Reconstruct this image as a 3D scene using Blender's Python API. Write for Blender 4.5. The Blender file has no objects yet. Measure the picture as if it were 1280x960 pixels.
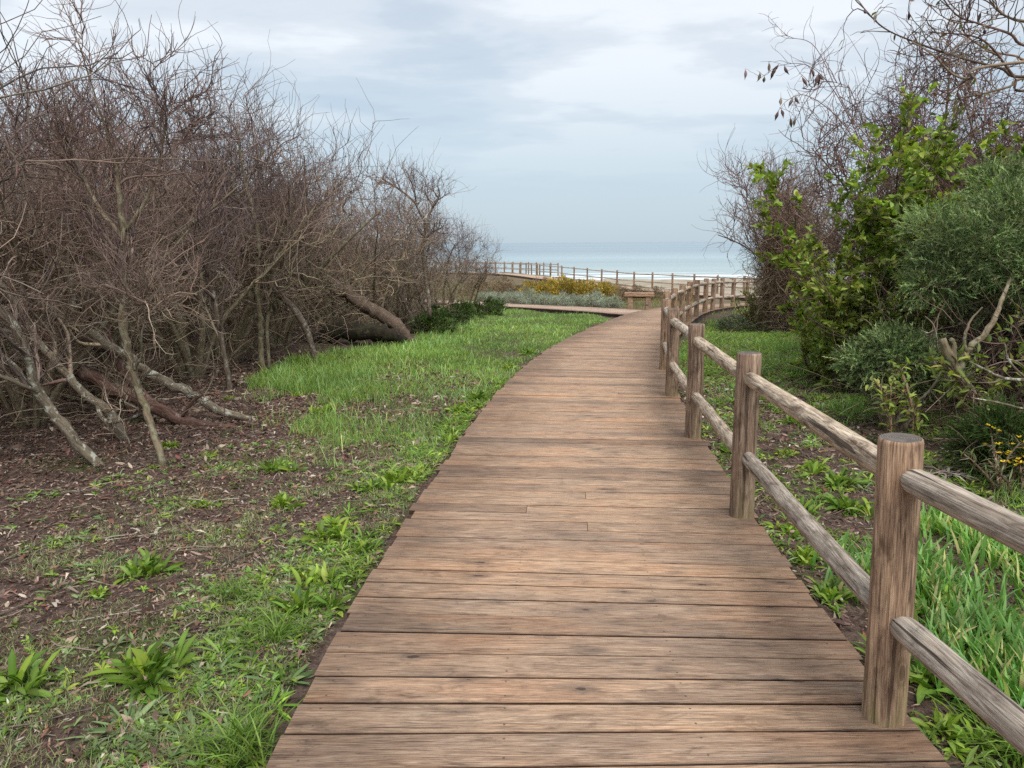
import bpy, math, random
import numpy as np
from mathutils import Vector, Matrix
R = math.radians
rng = np.random.default_rng(7)
random.seed(7)
scene = bpy.context.scene
COL = scene.collection

# ------------------------------------------------------------------ camera
F = 930.0                      # focal length in pixels of the 1280x960 photo
PITCH, ROLL = R(10.75), R(-0.4)
CAMLOC = Vector((0, 0, 1.6))
cam_d = bpy.data.cameras.new('camera'); cam = bpy.data.objects.new('camera', cam_d); COL.objects.link(cam)
cam_d.sensor_width = 36.0; cam_d.lens = 36.0 * F / 1280.0
cam_d.clip_start = 0.05; cam_d.clip_end = 60000
cam.matrix_world = Matrix.Translation(CAMLOC) @ Matrix.Rotation(math.pi/2 - PITCH, 4, 'X') @ Matrix.Rotation(ROLL, 4, 'Z')
scene.camera = cam
CM = cam.matrix_world.to_3x3()

def ray(px, py):
    return CM @ Vector(((px-640)/F, -(py-480)/F, -1.0))
def at(px, py, Y):
    d = ray(px, py); return CAMLOC + d*(Y/d.y)

# ------------------------------------------------------------------ terrain
_ZY = [-30, -5, 2, 10, 18, 23, 27, 32, 40, 50, 66, 90, 400]
_ZZ = [.4, .15, 0, -.19, -.37, -.52, -.70, -.98, -1.25, -1.4, -1.25, -1.3, -1.3]
def zd(y):                                   # height of the deck
    y = np.asarray(y, float)
    return (np.interp(y-1, _ZY, _ZZ) + np.interp(y, _ZY, _ZZ)*2 + np.interp(y+1, _ZY, _ZZ))/4
def bumps(x, y):
    return (np.sin(x*1.7+y*.6)*np.sin(y*1.3-x*.4+1)*.035 + np.sin(x*4.1-y*2.3)*np.sin(y*3.7+x*1.9)*.014
            + np.sin(x*9.3+y*7.1)*np.sin(y*11.3-x*6.2)*.005)
def zg(x, y):                                # height of the ground
    x = np.asarray(x, float); y = np.asarray(y, float)
    d1 = (x-2.3)*.938 + (y-66)*.347 - 1.8
    d2 = (y-79) + .1*x
    d = np.maximum(d1, d2)
    fall = np.where(d > 0, np.where(d < 22, (d/22)**1.15*5.3, 5.3+np.minimum((d-22)*.011, 6)), 0)
    z = zd(y) - .12 - fall
    side = np.clip(np.abs(x-path_x(y))-1.2, 0, 3)/3
    z = z + bumps(x, y)*(.25+.75*side)
    # the left bank under the thicket and the right bank under the shrubs rise a little
    z = z + .16*np.clip((-x-3.0)/3, 0, 1)*np.clip((26-y)/6, 0, 1) + .10*np.clip((x-path_x(y)-3.2)/3, 0, 1)*np.clip((24-y)/8, 0, 1)
    z = z - .16*np.clip(1-np.abs(x-6.0)/2.6, 0, 1)*np.clip(1-np.abs(y-18)/5, 0, 1)
    return z

# right edge of the main boardwalk = the line of the fence
FENCE = [(1.42, -1.95), (1.36, .17), (1.27, 2.30), (1.405, 4.34), (1.60, 6.40), (1.845, 8.45), (2.19, 10.55), (2.64, 12.65),
         (3.20, 14.7), (3.82, 16.7), (4.46, 18.7), (5.14, 20.7), (5.88, 22.65), (6.75, 24.5), (7.8, 26.3), (9.15, 27.95),
         (10.8, 29.4), (12.6, 30.5), (14.6, 31.3), (16.6, 31.9)]
def catmull(pts, n):
    pts = [np.array(p, float) for p in pts]
    pts = [2*pts[0]-pts[1]] + pts + [2*pts[-1]-pts[-2]]
    out = []
    for i in range(1, len(pts)-2):
        p0, p1, p2, p3 = pts[i-1:i+3]
        for k in range(n):
            t = k/n
            out.append(.5*((2*p1)+(-p0+p2)*t+(2*p0-5*p1+4*p2-p3)*t*t+(-p0+3*p1-3*p2+p3)*t**3))
    out.append(pts[-2]); return np.array(out)
_edge = catmull(FENCE, 12)
def path_x(y):
    return np.interp(y, _edge[:, 1], _edge[:, 0]) - 1.0

# ------------------------------------------------------------------ mesh helpers
def tag(o, label=None, cat=None, group=None, kind=None):
    if label: o['label'] = label
    if cat: o['category'] = cat
    if group: o['group'] = group
    if kind: o['kind'] = kind
    return o
def empty(name, loc=(0, 0, 0), rz=0):
    o = bpy.data.objects.new(name, None); COL.objects.link(o)
    o.empty_display_size = .1
    o.location = loc; o.rotation_euler = (0, 0, rz); return o
def link(name, me, parent=None):
    o = bpy.data.objects.new(name, me); COL.objects.link(o)
    if parent is not None: o.parent = parent
    return o
def copy_tree(o, parent=None):
    c = o.copy(); COL.objects.link(c); c.parent = parent
    for ch in list(o.children): copy_tree(ch, c)
    return c

class Acc:
    """collects vertices, faces, one colour per vertex and one uv per vertex"""
    def __init__(s): s.v = []; s.q = []; s.t = []; s.c = []; s.u = []; s.n = 0; s.qm = []; s.tm = []
    def add(s, v, quads=None, tris=None, col=None, uv=None, mat=0):
        v = np.asarray(v, float).reshape(-1, 3); n = len(v)
        if quads is not None and len(quads):
            q = np.asarray(quads).reshape(-1, 4)+s.n; s.q.append(q); s.qm.append(np.full(len(q), mat))
        if tris is not None and len(tris):
            t = np.asarray(tris).reshape(-1, 3)+s.n; s.t.append(t); s.tm.append(np.full(len(t), mat))
        s.v.append(v)
        if col is None: col = np.ones((n, 3))
        col = np.asarray(col, float)
        if col.ndim == 1: col = np.tile(col, (n, 1))
        s.c.append(col)
        s.u.append(np.zeros((n, 2)) if uv is None else np.asarray(uv, float).reshape(-1, 2))
        s.n += n
    def mesh(s, name, mats, smooth=True):
        me = bpy.data.meshes.new(name)
        V = np.concatenate(s.v)
        Q = np.concatenate(s.q) if s.q else np.zeros((0, 4), int)
        T = np.concatenate(s.t) if s.t else np.zeros((0, 3), int)
        me.vertices.add(len(V)); me.vertices.foreach_set('co', V.astype(np.float32).ravel())
        loops = np.concatenate([Q.ravel(), T.ravel()]).astype(np.int32)
        me.loops.add(len(loops)); me.loops.foreach_set('vertex_index', loops)
        nf = len(Q)+len(T)
        me.polygons.add(nf)
        st = np.concatenate([np.arange(len(Q))*4, len(Q)*4+np.arange(len(T))*3]).astype(np.int32)
        me.polygons.foreach_set('loop_start', st)
        me.polygons.foreach_set('use_smooth', np.full(nf, smooth))
        mi = np.concatenate(s.qm+s.tm).astype(np.int32)
        me.polygons.foreach_set('material_index', mi)
        C = np.concatenate(s.c); a = me.color_attributes.new('tint', 'FLOAT_COLOR', 'POINT')
        a.data.foreach_set('color', np.concatenate([C, np.ones((len(C), 1))], 1).astype(np.float32).ravel())
        U = np.concatenate(s.u); ul = me.uv_layers.new(name='UVMap')
        ul.data.foreach_set('uv', U[loops].astype(np.float32).ravel())
        for m in (mats if isinstance(mats, (list, tuple)) else [mats]): me.materials.append(m)
        me.update(calc_edges=True); me.validate(); return me
    def build(s, name, mats, parent=None, smooth=True):
        return link(name, s.mesh(name, mats, smooth), parent)

def nrm(a): return a/np.maximum(np.linalg.norm(a, axis=-1, keepdims=True), 1e-9)

def tubes(acc, P, rad, sides=3, col=(1, 1, 1), cap=False, mat=0, jit=0):
    """P [N,K,3] centre lines, rad [N,K]"""
    P = np.asarray(P, float); rad = np.broadcast_to(np.asarray(rad, float), P.shape[:2])
    N, K, _ = P.shape
    T = nrm(np.gradient(P, axis=1))
    ref = nrm(rng.normal(size=(N, 1, 3)))
    ref = np.where(np.abs((ref*T).sum(-1, keepdims=True)).max(1, keepdims=True) > .9, nrm(np.cross(T[:, :1], rng.normal(size=(N, 1, 3)))), ref)
    A = nrm(ref-(ref*T).sum(-1, keepdims=True)*T); B = np.cross(T, A)
    th = np.arange(sides)*2*math.pi/sides
    rr = rad[:, :, None, None]
    if jit: rr = rr*(1+jit*rng.normal(size=(N, K, sides, 1)))
    V = P[:, :, None]+rr*(np.cos(th)[None, None, :, None]*A[:, :, None]+np.sin(th)[None, None, :, None]*B[:, :, None])
    base = (np.arange(N)*K*sides)[:, None, None]+(np.arange(K-1)*sides)[None, :, None]
    i = np.arange(sides)[None, None]; j = (i+1) % sides
    Q = np.stack([base+i, base+j, base+sides+j, base+sides+i], -1).reshape(-1, 4)
    L = np.concatenate([np.zeros((N, 1)), np.cumsum(np.linalg.norm(np.diff(P, axis=1), axis=-1), 1)], 1)
    U = np.stack([np.broadcast_to(L[:, :, None], (N, K, sides)), np.broadcast_to(th[None, None]*rad.mean(), (N, K, sides))], -1)
    col = np.asarray(col, float)
    if col.ndim == 1: C = np.tile(col, (N*K*sides, 1))
    elif col.ndim == 2: C = np.repeat(col, K*sides, axis=0)
    else: C = np.repeat(col.reshape(-1, 3), sides, axis=0)
    T3 = None
    if cap:
        T3 = []
        for n in range(N):
            for k in (0, K-1):
                b = n*K*sides+k*sides
                for m in range(1, sides-1):
                    T3.append((b, b+m+1, b+m) if k == 0 else (b, b+m, b+m+1))
    acc.add(V.reshape(-1, 3), quads=Q, tris=T3, col=C, uv=U.reshape(-1, 2), mat=mat)

def walk(S, D, length, K, curl=.15, up=.0, bend=None):
    """random walks: starts S, directions D -> paths [N,K,3]"""
    N = len(S); P = np.zeros((N, K, 3)); P[:, 0] = S; d = nrm(np.asarray(D, float))
    st = (np.broadcast_to(np.asarray(length, float), (N,))/(K-1))[:, None]
    axis = nrm(rng.normal(size=(N, 3)))*curl*.8
    for k in range(1, K):
        d = nrm(d+curl*rng.normal(size=(N, 3))*.7+np.cross(axis, d)+np.array([0, 0, up]) + (0 if bend is None else bend))
        P[:, k] = P[:, k-1]+d*st
    return P
def sample_on(P, n, lo=.2, hi=1.):
    """n random points on each path -> points, tangents, t, index of the parent"""
    N, K, _ = P.shape
    idx = np.repeat(np.arange(N), n); t = rng.uniform(lo, hi, len(idx))*(K-1)
    k = np.minimum(t.astype(int), K-2); f = (t-k)[:, None]
    return P[idx, k]*(1-f)+P[idx, k+1]*f, nrm(P[idx, k+1]-P[idx, k]), t/(K-1), idx
def around(T, ang):
    """directions at an angle from T, random azimuth"""
    a = nrm(np.cross(T, rng.normal(size=T.shape))); ang = np.asarray(ang)[..., None] if np.ndim(ang) else ang
    return nrm(T*np.cos(ang)+a*np.sin(ang))

def leaves(acc, S, D, L, W, col, droop=.25, fold=.25, up=None):
    """pointed leaves: 6 vertices each, folded at the midrib. S start, D direction"""
    N = len(S); D = nrm(np.asarray(D, float)); L = np.broadcast_to(L, (N,))[:, None]; W = np.broadcast_to(W, (N,))[:, None]
    upv = np.array([0, 0, 1.]) + .5*rng.normal(size=(N, 3)) if up is None else up
    side = nrm(np.cross(D, upv)); nn = nrm(np.cross(side, D))
    m = S+D*L*.5+nn*0; e = S+D*L-nn*L*droop
    p1 = S+D*L*.3; p2 = S+D*L*.68-nn*L*droop*.45
    V = np.stack([S, p1+side*W*.5+nn*W*fold, p1-side*W*.5+nn*W*fold, p2+side*W*.42+nn*W*fold*.8, p2-side*W*.42+nn*W*fold*.8, e, p1, p2], 1)
    b = np.arange(N)[:, None]*8
    Tq = np.array([[6, 1, 3, 7], [2, 6, 7, 4]]); Tt = np.array([[0, 1, 6], [0, 6, 2], [7, 3, 5], [4, 7, 5]])
    Q = (b[:, :, None]+Tq[None]).reshape(-1, 4); T = (b[:, :, None]+Tt[None]).reshape(-1, 3)
    C = np.repeat(np.broadcast_to(np.asarray(col, float), (N, 3)), 8, axis=0)
    acc.add(V.reshape(-1, 3), quads=Q, tris=T, col=C)

def strap(acc, S, D, L, W, col, droop=.6, fold=.18, K=6, shape='lance'):
    """smooth curved leaves: K stations with a midrib, lance or spoon shaped"""
    N = len(S); d = nrm(np.asarray(D, float)); L = np.broadcast_to(L, (N,)); W = np.broadcast_to(W, (N,)); dr = np.broadcast_to(droop, (N,))
    side0 = nrm(np.cross(d, np.array([0, 0, 1.])+.35*rng.normal(size=(N, 3)))); p = np.asarray(S, float); vs = []
    t = np.linspace(0, 1, K)
    wp = np.sin(np.pi*np.clip(t**(.85 if shape == 'lance' else 1.5)*.93+.05, 0, 1))**(.8 if shape == 'lance' else .75); wp[0] = .22; wp[-1] = .06
    wav = rng.normal(size=(N, K))*.10
    for k in range(K):
        nn = nrm(np.cross(side0, d)); w = (W*wp[k]*.5*(1+wav[:, k]))[:, None]
        vs += [p-side0*w+nn*w*fold*2, p, p+side0*w+nn*w*fold*2]
        p = p+d*(L/(K-1))[:, None]; d = nrm(d-np.array([0, 0, 1.])*(dr*1.6/(K-1))[:, None])
    V = np.stack(vs, 1); nv = 3*K
    Q = np.array([[3*k+j, 3*k+j+1, 3*k+j+4, 3*k+j+3] for k in range(K-1) for j in (0, 1)])[None]
    C = np.broadcast_to(np.asarray(col, float), (N, 3))[:, None, :]*np.tile([.93, 1.12, .93], K)[None, :, None]
    acc.add(V.reshape(-1, 3), quads=(np.arange(N)[:, None, None]*nv+Q).reshape(-1, 4), col=C.reshape(-1, 3))

def blades(acc, S, D, L, W, col, curve=.5, seg=3):
    """grass blades: tapered strips that bend over. S base, D lean"""
    N = len(S); L = np.broadcast_to(L, (N,)); W = np.broadcast_to(W, (N,))
    az = nrm(np.concatenate([D[:, :2], np.zeros((N, 1))], 1)); side = np.stack([-az[:, 1], az[:, 0], 0*az[:, 0]], 1)
    tw = rng.normal(size=(N, 1))*.5; side = nrm(side*np.cos(tw)+az*np.sin(tw))
    P = [np.asarray(S, float)]; d = nrm(np.asarray(D, float)); cv = np.broadcast_to(curve, (N,))
    for k in range(seg):
        P.append(P[-1]+d*(L/seg)[:, None])
        d = nrm(d+az*(cv/seg*1.2)[:, None]-np.array([0, 0, 1])*(cv/seg*1.0)[:, None])
    vs = []
    for k in range(seg):
        w = (W*(1-.25*k/seg)*.5*(1 if k < seg-1 else .75))[:, None]
        vs += [P[k]+side*w, P[k]-side*w]
    vs.append(P[seg]); V = np.stack(vs, 1); nv = 2*seg+1
    b = np.arange(N)[:, None, None]*nv
    Q = np.array([[2*k, 2*k+1, 2*k+3, 2*k+2] for k in range(seg-1)]).reshape(1, -1, 4)
    T = np.array([[2*seg-2, 2*seg-1, 2*seg]])[None]
    C = np.repeat(np.broadcast_to(np.asarray(col, float), (N, 3)), nv, axis=0)
    acc.add(V.reshape(-1, 3), quads=(b+Q).reshape(-1, 4) if seg > 1 else None, tris=(b+T).reshape(-1, 3), col=C)

def mixcol(N, cols, var=.18, w=None):
    cols = np.asarray(cols, float); i = rng.choice(len(cols), N, p=w)
    return np.clip(cols[i]*(1+var*rng.normal(size=(N, 1)))*(1+.05*rng.normal(size=(N, 3))), .004, .95)

# ------------------------------------------------------------------ materials
class G:
    def __init__(s, name):
        s.m = bpy.data.materials.new(name); s.m.use_nodes = True
        s.t = s.m.node_tree; s.n = s.t.nodes; s.l = s.t.links; s.n.clear()
        s.out = s.n.new('ShaderNodeOutputMaterial')
    def put(s, sock, v):
        if isinstance(v, bpy.types.NodeSocket): s.l.new(v, sock)
        elif v is not None:
            if sock.type == 'RGBA' and len(v) == 3: v = (*v, 1)
            sock.default_value = v
    def node(s, typ, props=None, **ins):
        n = s.n.new('ShaderNode'+typ)
        for k, v in (props or {}).items(): setattr(n, k, v)
        for k, v in ins.items():
            k = k.replace('_', ' ')
            s.put(n.inputs[int(k[1:])] if k[0] == 'i' and k[1:].isdigit() else n.inputs[k], v)
        return n
    def math(s, op, a, b=None, c=None, clamp=False):
        n = s.n.new('ShaderNodeMath'); n.operation = op; n.use_clamp = clamp
        for i, v in enumerate((a, b, c)):
            if v is not None: s.put(n.inputs[i], v)
        return n.outputs[0]
    def noise(s, vec, scale, detail=4, rough=.55, dist=0, col=False):
        n = s.node('TexNoise', None, Vector=vec, Scale=scale, Detail=detail, Roughness=rough, Distortion=dist)
        return n.outputs['Color' if col else 'Fac']
    def ramp(s, f, stops, interp='LINEAR'):
        n = s.n.new('ShaderNodeValToRGB'); s.put(n.inputs[0], f); r = n.color_ramp; r.interpolation = interp
        while len(r.elements) < len(stops): r.elements.new(.5)
        for e, (p, c) in zip(r.elements, stops):
            e.position = p; e.color = (*c, 1) if hasattr(c, '__len__') else (c, c, c, 1)
        return n.outputs[0]
    def mix(s, f, a, b, mode='MIX'):
        n = s.n.new('ShaderNodeMix'); n.data_type = 'RGBA'; n.blend_type = mode
        s.put(n.inputs[0], f); s.put(n.inputs[6], a); s.put(n.inputs[7], b); return n.outputs[2]
    def vmul(s, v, sc, off=None):
        n = s.n.new('ShaderNodeVectorMath'); n.operation = 'MULTIPLY_ADD'; s.put(n.inputs[0], v); n.inputs[1].default_value = sc
        if off is not None: s.put(n.inputs[2], off)
        return n.outputs[0]
    def comb(s, x, y, z):
        n = s.n.new('ShaderNodeCombineXYZ'); s.put(n.inputs[0], x); s.put(n.inputs[1], y); s.put(n.inputs[2], z); return n.outputs[0]
    def sep(s, v):
        n = s.n.new('ShaderNodeSeparateXYZ'); s.put(n.inputs[0], v); return n.outputs
    def coord(s, k='Object'): return s.n.new('ShaderNodeTexCoord').outputs[k]
    def pos(s): return s.n.new('ShaderNodeNewGeometry').outputs['Position']
    def attr(s, name='tint', out='Color'):
        n = s.n.new('ShaderNodeAttribute'); n.attribute_name = name; return n.outputs[out]
    def rand(s): return s.n.new('ShaderNodeObjectInfo').outputs['Random']
    def bump(s, h, strength=.5, dist=.01):
        return s.node('Bump', None, Height=h, Strength=strength, Distance=dist).outputs[0]
    def bsdf(s, col, rough=.8, normal=None, spec=.3, **kw):
        n = s.node('BsdfPrincipled', None, Base_Color=col, Roughness=rough, **kw)
        n.inputs['Specular IOR Level'].default_value = spec
        if normal is not None: s.put(n.inputs['Normal'], normal)
        return n.outputs[0]
    def finish(s, sh): s.l.new(sh, s.out.inputs[0]); return s.m

def leaf_mat(name, trans=.35, rough=.5, spec=.35, gain=1.0):
    g = G(name); c = g.attr()
    if gain != 1: c = g.mix(1.0, c, (gain, gain, gain), 'MULTIPLY')
    nz = g.noise(g.pos(), 9, 1)
    c = g.mix(1.0, c, g.ramp(nz, [(.3, .82), (.7, 1.12)]), 'MULTIPLY')
    a = g.bsdf(c, rough, spec=spec)
    tl = g.node('BsdfTranslucent', None, Color=g.mix(1.0, c, (1.25, 1.35, .6), 'MULTIPLY')).outputs[0]
    ms = g.n.new('ShaderNodeMixShader'); ms.inputs[0].default_value = trans
    g.l.new(a, ms.inputs[1]); g.l.new(tl, ms.inputs[2])
    return g.finish(ms.outputs[0])
M = {}
M['leaf'] = leaf_mat('leaf')
M['grass'] = leaf_mat('grass', .4, .55, .25, 1.28)
M['needle'] = leaf_mat('needle', .2, .7, .15)
M['dry'] = leaf_mat('dry_leaf', .1, .9, .1)

def twig_mat():
    g = G('twig_bark'); c = g.attr(); n = g.noise(g.pos(), 25, 3); n2 = g.noise(g.pos(), 1.3, 2)
    c = g.mix(1.0, c, g.ramp(n, [(.25, .65), (.75, 1.35)]), 'MULTIPLY')
    c = g.mix(1.0, c, g.ramp(n2, [(.3, (.85, .84, .86)), (.7, (1.18, 1.12, 1.02))]), 'MULTIPLY')
    c = g.mix(1.0, c, g.ramp(g.rand(), [(0, (.72, .68, .68)), (.2, (1.1, 1.05, .95)), (.4, (.8, .76, .82)), (.6, (1.3, 1.25, 1.1)), (.8, (.95, .86, .86)), (1, (1.15, 1.1, 1.02))]), 'MULTIPLY')
    return g.finish(g.bsdf(c, .85, spec=.15))
M['twig'] = twig_mat()
def bark_mat(name, base, dark, lichen=0., lcol=(.42, .42, .36), scale=1.0, green=0.):
    g = G(name); p = g.pos(); uv = g.node('UVMap').outputs[0]
    s = g.vmul(uv, (7*scale, 40*scale, 1)); n = g.noise(s, 1.0, 6, .65, .6)
    big = g.noise(p, 3.5*scale, 4)
    c = g.ramp(n, [(.28, dark), (.5, base), (.75, tuple(min(1, b*1.5) for b in base))])
    c = g.mix(1.0, c, g.ramp(big, [(.3, .7), (.7, 1.2)]), 'MULTIPLY')
    if lichen:
        v = g.noise(p, 14*scale, 5, .7); l = g.ramp(v, [(.60-lichen*.18, 0.), (.66-lichen*.18, 1.)])
        c = g.mix(l, c, lcol)
    if green:
        gr = g.ramp(g.noise(p, 5, 3), [(.45, 0.), (.7, green)]); c = g.mix(gr, c, (.10, .13, .04))
    return g.finish(g.bsdf(c, .9, g.bump(g.noise(s, 1.0, 6, .7, .6), .8, .012), spec=.12))
M['bark'] = bark_mat('bark_grey_brown', (.17, .13, .10), (.045, .033, .025), .35, (.30, .29, .24))
M['bark_pale'] = bark_mat('bark_pale_lichen', (.22, .18, .13), (.075, .058, .04), .35, (.46, .47, .39))
M['bark_olive'] = bark_mat('bark_olive', (.21, .165, .11), (.06, .045, .03), .45, (.28, .26, .18), green=.2)
M['bark_red'] = bark_mat('bark_reddish', (.17, .10, .078), (.06, .024, .018), .2, (.26, .22, .18))
M['bark_log'] = bark_mat('bark_log', (.15, .105, .08), (.04, .027, .02), .25, (.22, .20, .15), 2.2)
M['bark_log_dark'] = bark_mat('bark_log_dark', (.036, .028, .022), (.012, .009, .007), .05, (.10, .095, .07), 1.4, green=.25)

def post_mat(name, stops, crackdark=.55, rails=False):
    g = G(name); uv = g.node('UVMap').outputs[0]; r = g.rand(); s = g.sep(uv)
    off = g.comb(g.math('MULTIPLY', r, 53.), g.math('MULTIPLY', r, 17.), 0)
    a = g.noise(g.vmul(uv, (2.6, 42, 1), off), 1, 6, .64, 1.0)
    fine = g.noise(g.vmul(uv, (10, 260, 1), off), 1, 3, .65, .3)
    blot = g.noise(g.vmul(uv, (6, 14, 1), off), 1, 5, .68, .6)
    c = g.ramp(a, stops)
    c = g.mix(1.0, c, g.ramp(fine, [(.36, .55), (.5, 1.0), (.66, 1.22)]), 'MULTIPLY')
    c = g.mix(1.0, c, g.ramp(blot, [(.34, (.55, .52, .50)), (.47, (1, 1, 1)), (.72, (1.22, 1.2, 1.15))]), 'MULTIPLY')
    # drying cracks along the length
    cr = g.noise(g.vmul(uv, (1.5, 40, 1), g.comb(g.math('MULTIPLY', r, 91.), 3.3, 5.)), 1, 3, .5, .35)
    crk = g.ramp(cr, [(.345, 1.), (.37, 0.)])
    c = g.mix(g.math('MULTIPLY', crk, crackdark), c, (.03, .022, .018))
    # knots
    vo = g.node('TexVoronoi', {'feature': 'F1'}, Vector=g.vmul(uv, (3.6, 8.5, 1), off), Scale=1.0, Randomness=.95).outputs['Distance']
    kn = g.ramp(g.math('ADD', vo, g.math('MULTIPLY', g.math('SUBTRACT', fine, .5), .06)), [(.0, 1.), (.09, .95), (.12, .2), (.16, .65), (.25, 0.)])
    c = g.mix(g.math('MULTIPLY', kn, .75), c, (.085, .05, .032))
    c = g.mix(1.0, c, g.ramp(r, [(0, (.86, .87, .9)), (.5, (1, 1, 1)), (1, (1.14, 1.08, 1.0))]), 'MULTIPLY')
    if not rails:                                                      # algae near the foot
        z = g.sep(g.coord('Object'))[2]
        al = g.math('MULTIPLY', g.ramp(z, [(.02, 1.), (.28, 0.)]), g.ramp(blot, [(.4, 0.), (.65, .6)]))
        c = g.mix(al, c, (.20, .19, .07))
    h = g.math('ADD', g.math('MULTIPLY', fine, .35), g.math('ADD', g.math('MULTIPLY', crk, -1.2), a))
    return g.finish(g.bsdf(c, .85, g.bump(h, .8, .006), spec=.2))
M['post'] = post_mat('post_wood', [(.30, (.135, .085, .060)), (.44, (.26, .172, .120)), (.56, (.38, .265, .185)), (.70, (.52, .395, .28))])
M['rail'] = post_mat('rail_wood', [(.30, (.14, .10, .075)), (.42, (.31, .25, .195)), (.54, (.48, .405, .325)), (.70, (.68, .60, .50))], .8, True)
def end_mat():
    g = G('post_end_grain'); p = g.coord('Object'); s = g.sep(p)
    r = g.math('SQRT', g.math('ADD', g.math('MULTIPLY', s[0], s[0]), g.math('MULTIPLY', s[1], s[1])))
    n = g.noise(p, 20, 4); w = g.math('SINE', g.math('ADD', g.math('MULTIPLY', r, 900.), g.math('MULTIPLY', n, 9.)))
    c = g.ramp(w, [(.0, (.10, .085, .075)), (1., (.20, .17, .145))])
    c = g.mix(1.0, c, g.ramp(g.noise(p, 45, 4), [(.3, .6), (.7, 1.3)]), 'MULTIPLY')
    return g.finish(g.bsdf(c, .9, g.bump(w, .4, .002)))
M['end'] = end_mat()

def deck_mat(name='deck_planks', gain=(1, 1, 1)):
    g = G(name); uv = g.node('UVMap').outputs[0]; t = g.sep(g.attr()); pid = t[0]
    s = g.sep(uv)                                                    # u: along the plank, v: across, metres
    off = g.comb(g.math('MULTIPLY', pid, 71.), g.math('MULTIPLY', pid, 313.), g.math('MULTIPLY', pid, 37.))
    grain = g.noise(g.vmul(uv, (2.4, 42, 1), off), 1, 6, .64, 2.2)
    fine = g.noise(g.vmul(uv, (13, 300, 1), off), 1, 3, .7, .6)
    blot = g.noise(g.vmul(uv, (5.5, 17, 1), off), 1, 5, .68, .8)
    wide = g.noise(g.vmul(uv, (1.4, 4.0, 1), off), 1, 3, .5)
    c = g.ramp(grain, [(.30, (.19, .125, .092)), (.44, (.34, .235, .172)), (.54, (.42, .30, .222)), (.68, (.53, .40, .305))])
    c = g.mix(1.0, c, g.ramp(wide, [(.34, (.80, .82, .86)), (.5, (1, 1, 1)), (.66, (1.10, 1.0, .93))]), 'MULTIPLY')
    c = g.mix(1.0, c, g.ramp(fine, [(.36, .60), (.47, .95), (.66, 1.18)]), 'MULTIPLY')
    c = g.mix(1.0, c, g.ramp(blot, [(.34, (.70, .68, .67)), (.45, (1, 1, 1)), (.70, (1.12, 1.1, 1.07))]), 'MULTIPLY')
    # thin splits along the grain, a few pale scuffs
    cr = g.noise(g.vmul(uv, (2.4, 120, 1), g.comb(g.math('MULTIPLY', pid, 19.), g.math('MULTIPLY', pid, 91.), 4.)), 1, 2, .5, .5)
    crk = g.ramp(cr, [(.285, 1.), (.315, 0.)]); c = g.mix(g.math('MULTIPLY', crk, .8), c, (.05, .035, .028))
    sc = g.ramp(g.noise(g.vmul(uv, (6, 70, 1), off), 1, 4, .7), [(.68, 0.), (.72, .5)]); c = g.mix(sc, c, (.66, .56, .47))
    # knots: small hard cores in a darker smudge
    kv = g.vmul(uv, (2.6, 7.0, 1), g.comb(g.math('MULTIPLY', pid, 41.), g.math('MULTIPLY', pid, 11.), 0))
    vo = g.node('TexVoronoi', {'feature': 'F1'}, Vector=kv, Scale=1., Randomness=1.).outputs['Distance']
    vr = g.sep(g.node('TexVoronoi', {'feature': 'F1'}, Vector=kv, Scale=1., Randomness=1.).outputs['Color'])[0]
    kk = g.math('ADD', vo, g.math('MULTIPLY', g.math('SUBTRACT', blot, .5), .30))
    on = g.ramp(vr, [(.45, 0.), (.5, 1.)])
    halo = g.math('MULTIPLY', g.ramp(kk, [(.10, 1.), (.24, 0.)]), on); c = g.mix(g.math('MULTIPLY', halo, .50), c, (.11, .085, .075))
    core = g.math('MULTIPLY', g.ramp(kk, [(.035, 1.), (.065, 0.)]), on); c = g.mix(g.math('MULTIPLY', core, .85), c, (.055, .038, .03))
    tone = g.ramp(t[1], [(0, (.66, .63, .62)), (.35, (.90, .87, .86)), (.7, (1.04, 1.0, .96)), (1, (1.18, 1.10, 1.02))])
    c = g.mix(1.0, c, tone, 'MULTIPLY')
    # dirt off the trodden middle
    p = g.pos(); big = g.noise(g.vmul(p, (1.3, 1.3, 1.3)), 1, 5, .65)
    e = g.math('ABSOLUTE', g.math('SUBTRACT', s[0], 1.05))
    ed = g.math('ADD', e, g.math('MULTIPLY', g.math('SUBTRACT', big, .5), 1.7))
    d = g.ramp(ed, [(.40, 0.), (1.05, 1.)])
    c = g.mix(g.math('MULTIPLY', d, .75), c, g.mix(1.0, c, (.50, .47, .45), 'MULTIPLY'))
    # two screws over every joist
    pp = lambda v, o, q: g.math('PINGPONG', g.math('SUBTRACT', v, o), q)
    du = pp(s[0], .09, .325); dv = pp(s[1], .032, .0415)
    sd_ = g.math('SQRT', g.math('ADD', g.math('MULTIPLY', du, du), g.math('MULTIPLY', dv, dv)))
    scr = g.ramp(g.math('MULTIPLY', sd_, 100.), [(.36, 1.), (.52, 0.)]); c = g.mix(g.math('MULTIPLY', scr, .75), c, (.06, .05, .045))
    c = g.mix(t[2], c, g.mix(1.0, c, (.30, .27, .25), 'MULTIPLY'))  # plank sides darkened: dirty weathered edges plus painted-in shade of the gaps
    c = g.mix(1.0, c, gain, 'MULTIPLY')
    wv = g.math('SINE', g.math('MULTIPLY', s[1], 2*math.pi/.0075))
    h = g.math('ADD', g.math('MULTIPLY', wv, .22), g.math('ADD', g.math('MULTIPLY', fine, .8), g.math('ADD', grain, g.math('MULTIPLY', crk, -1.5))))
    return g.finish(g.bsdf(c, g.ramp(blot, [(.3, .6), (.7, .85)]), g.bump(h, .75, .0035), spec=.3))
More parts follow.
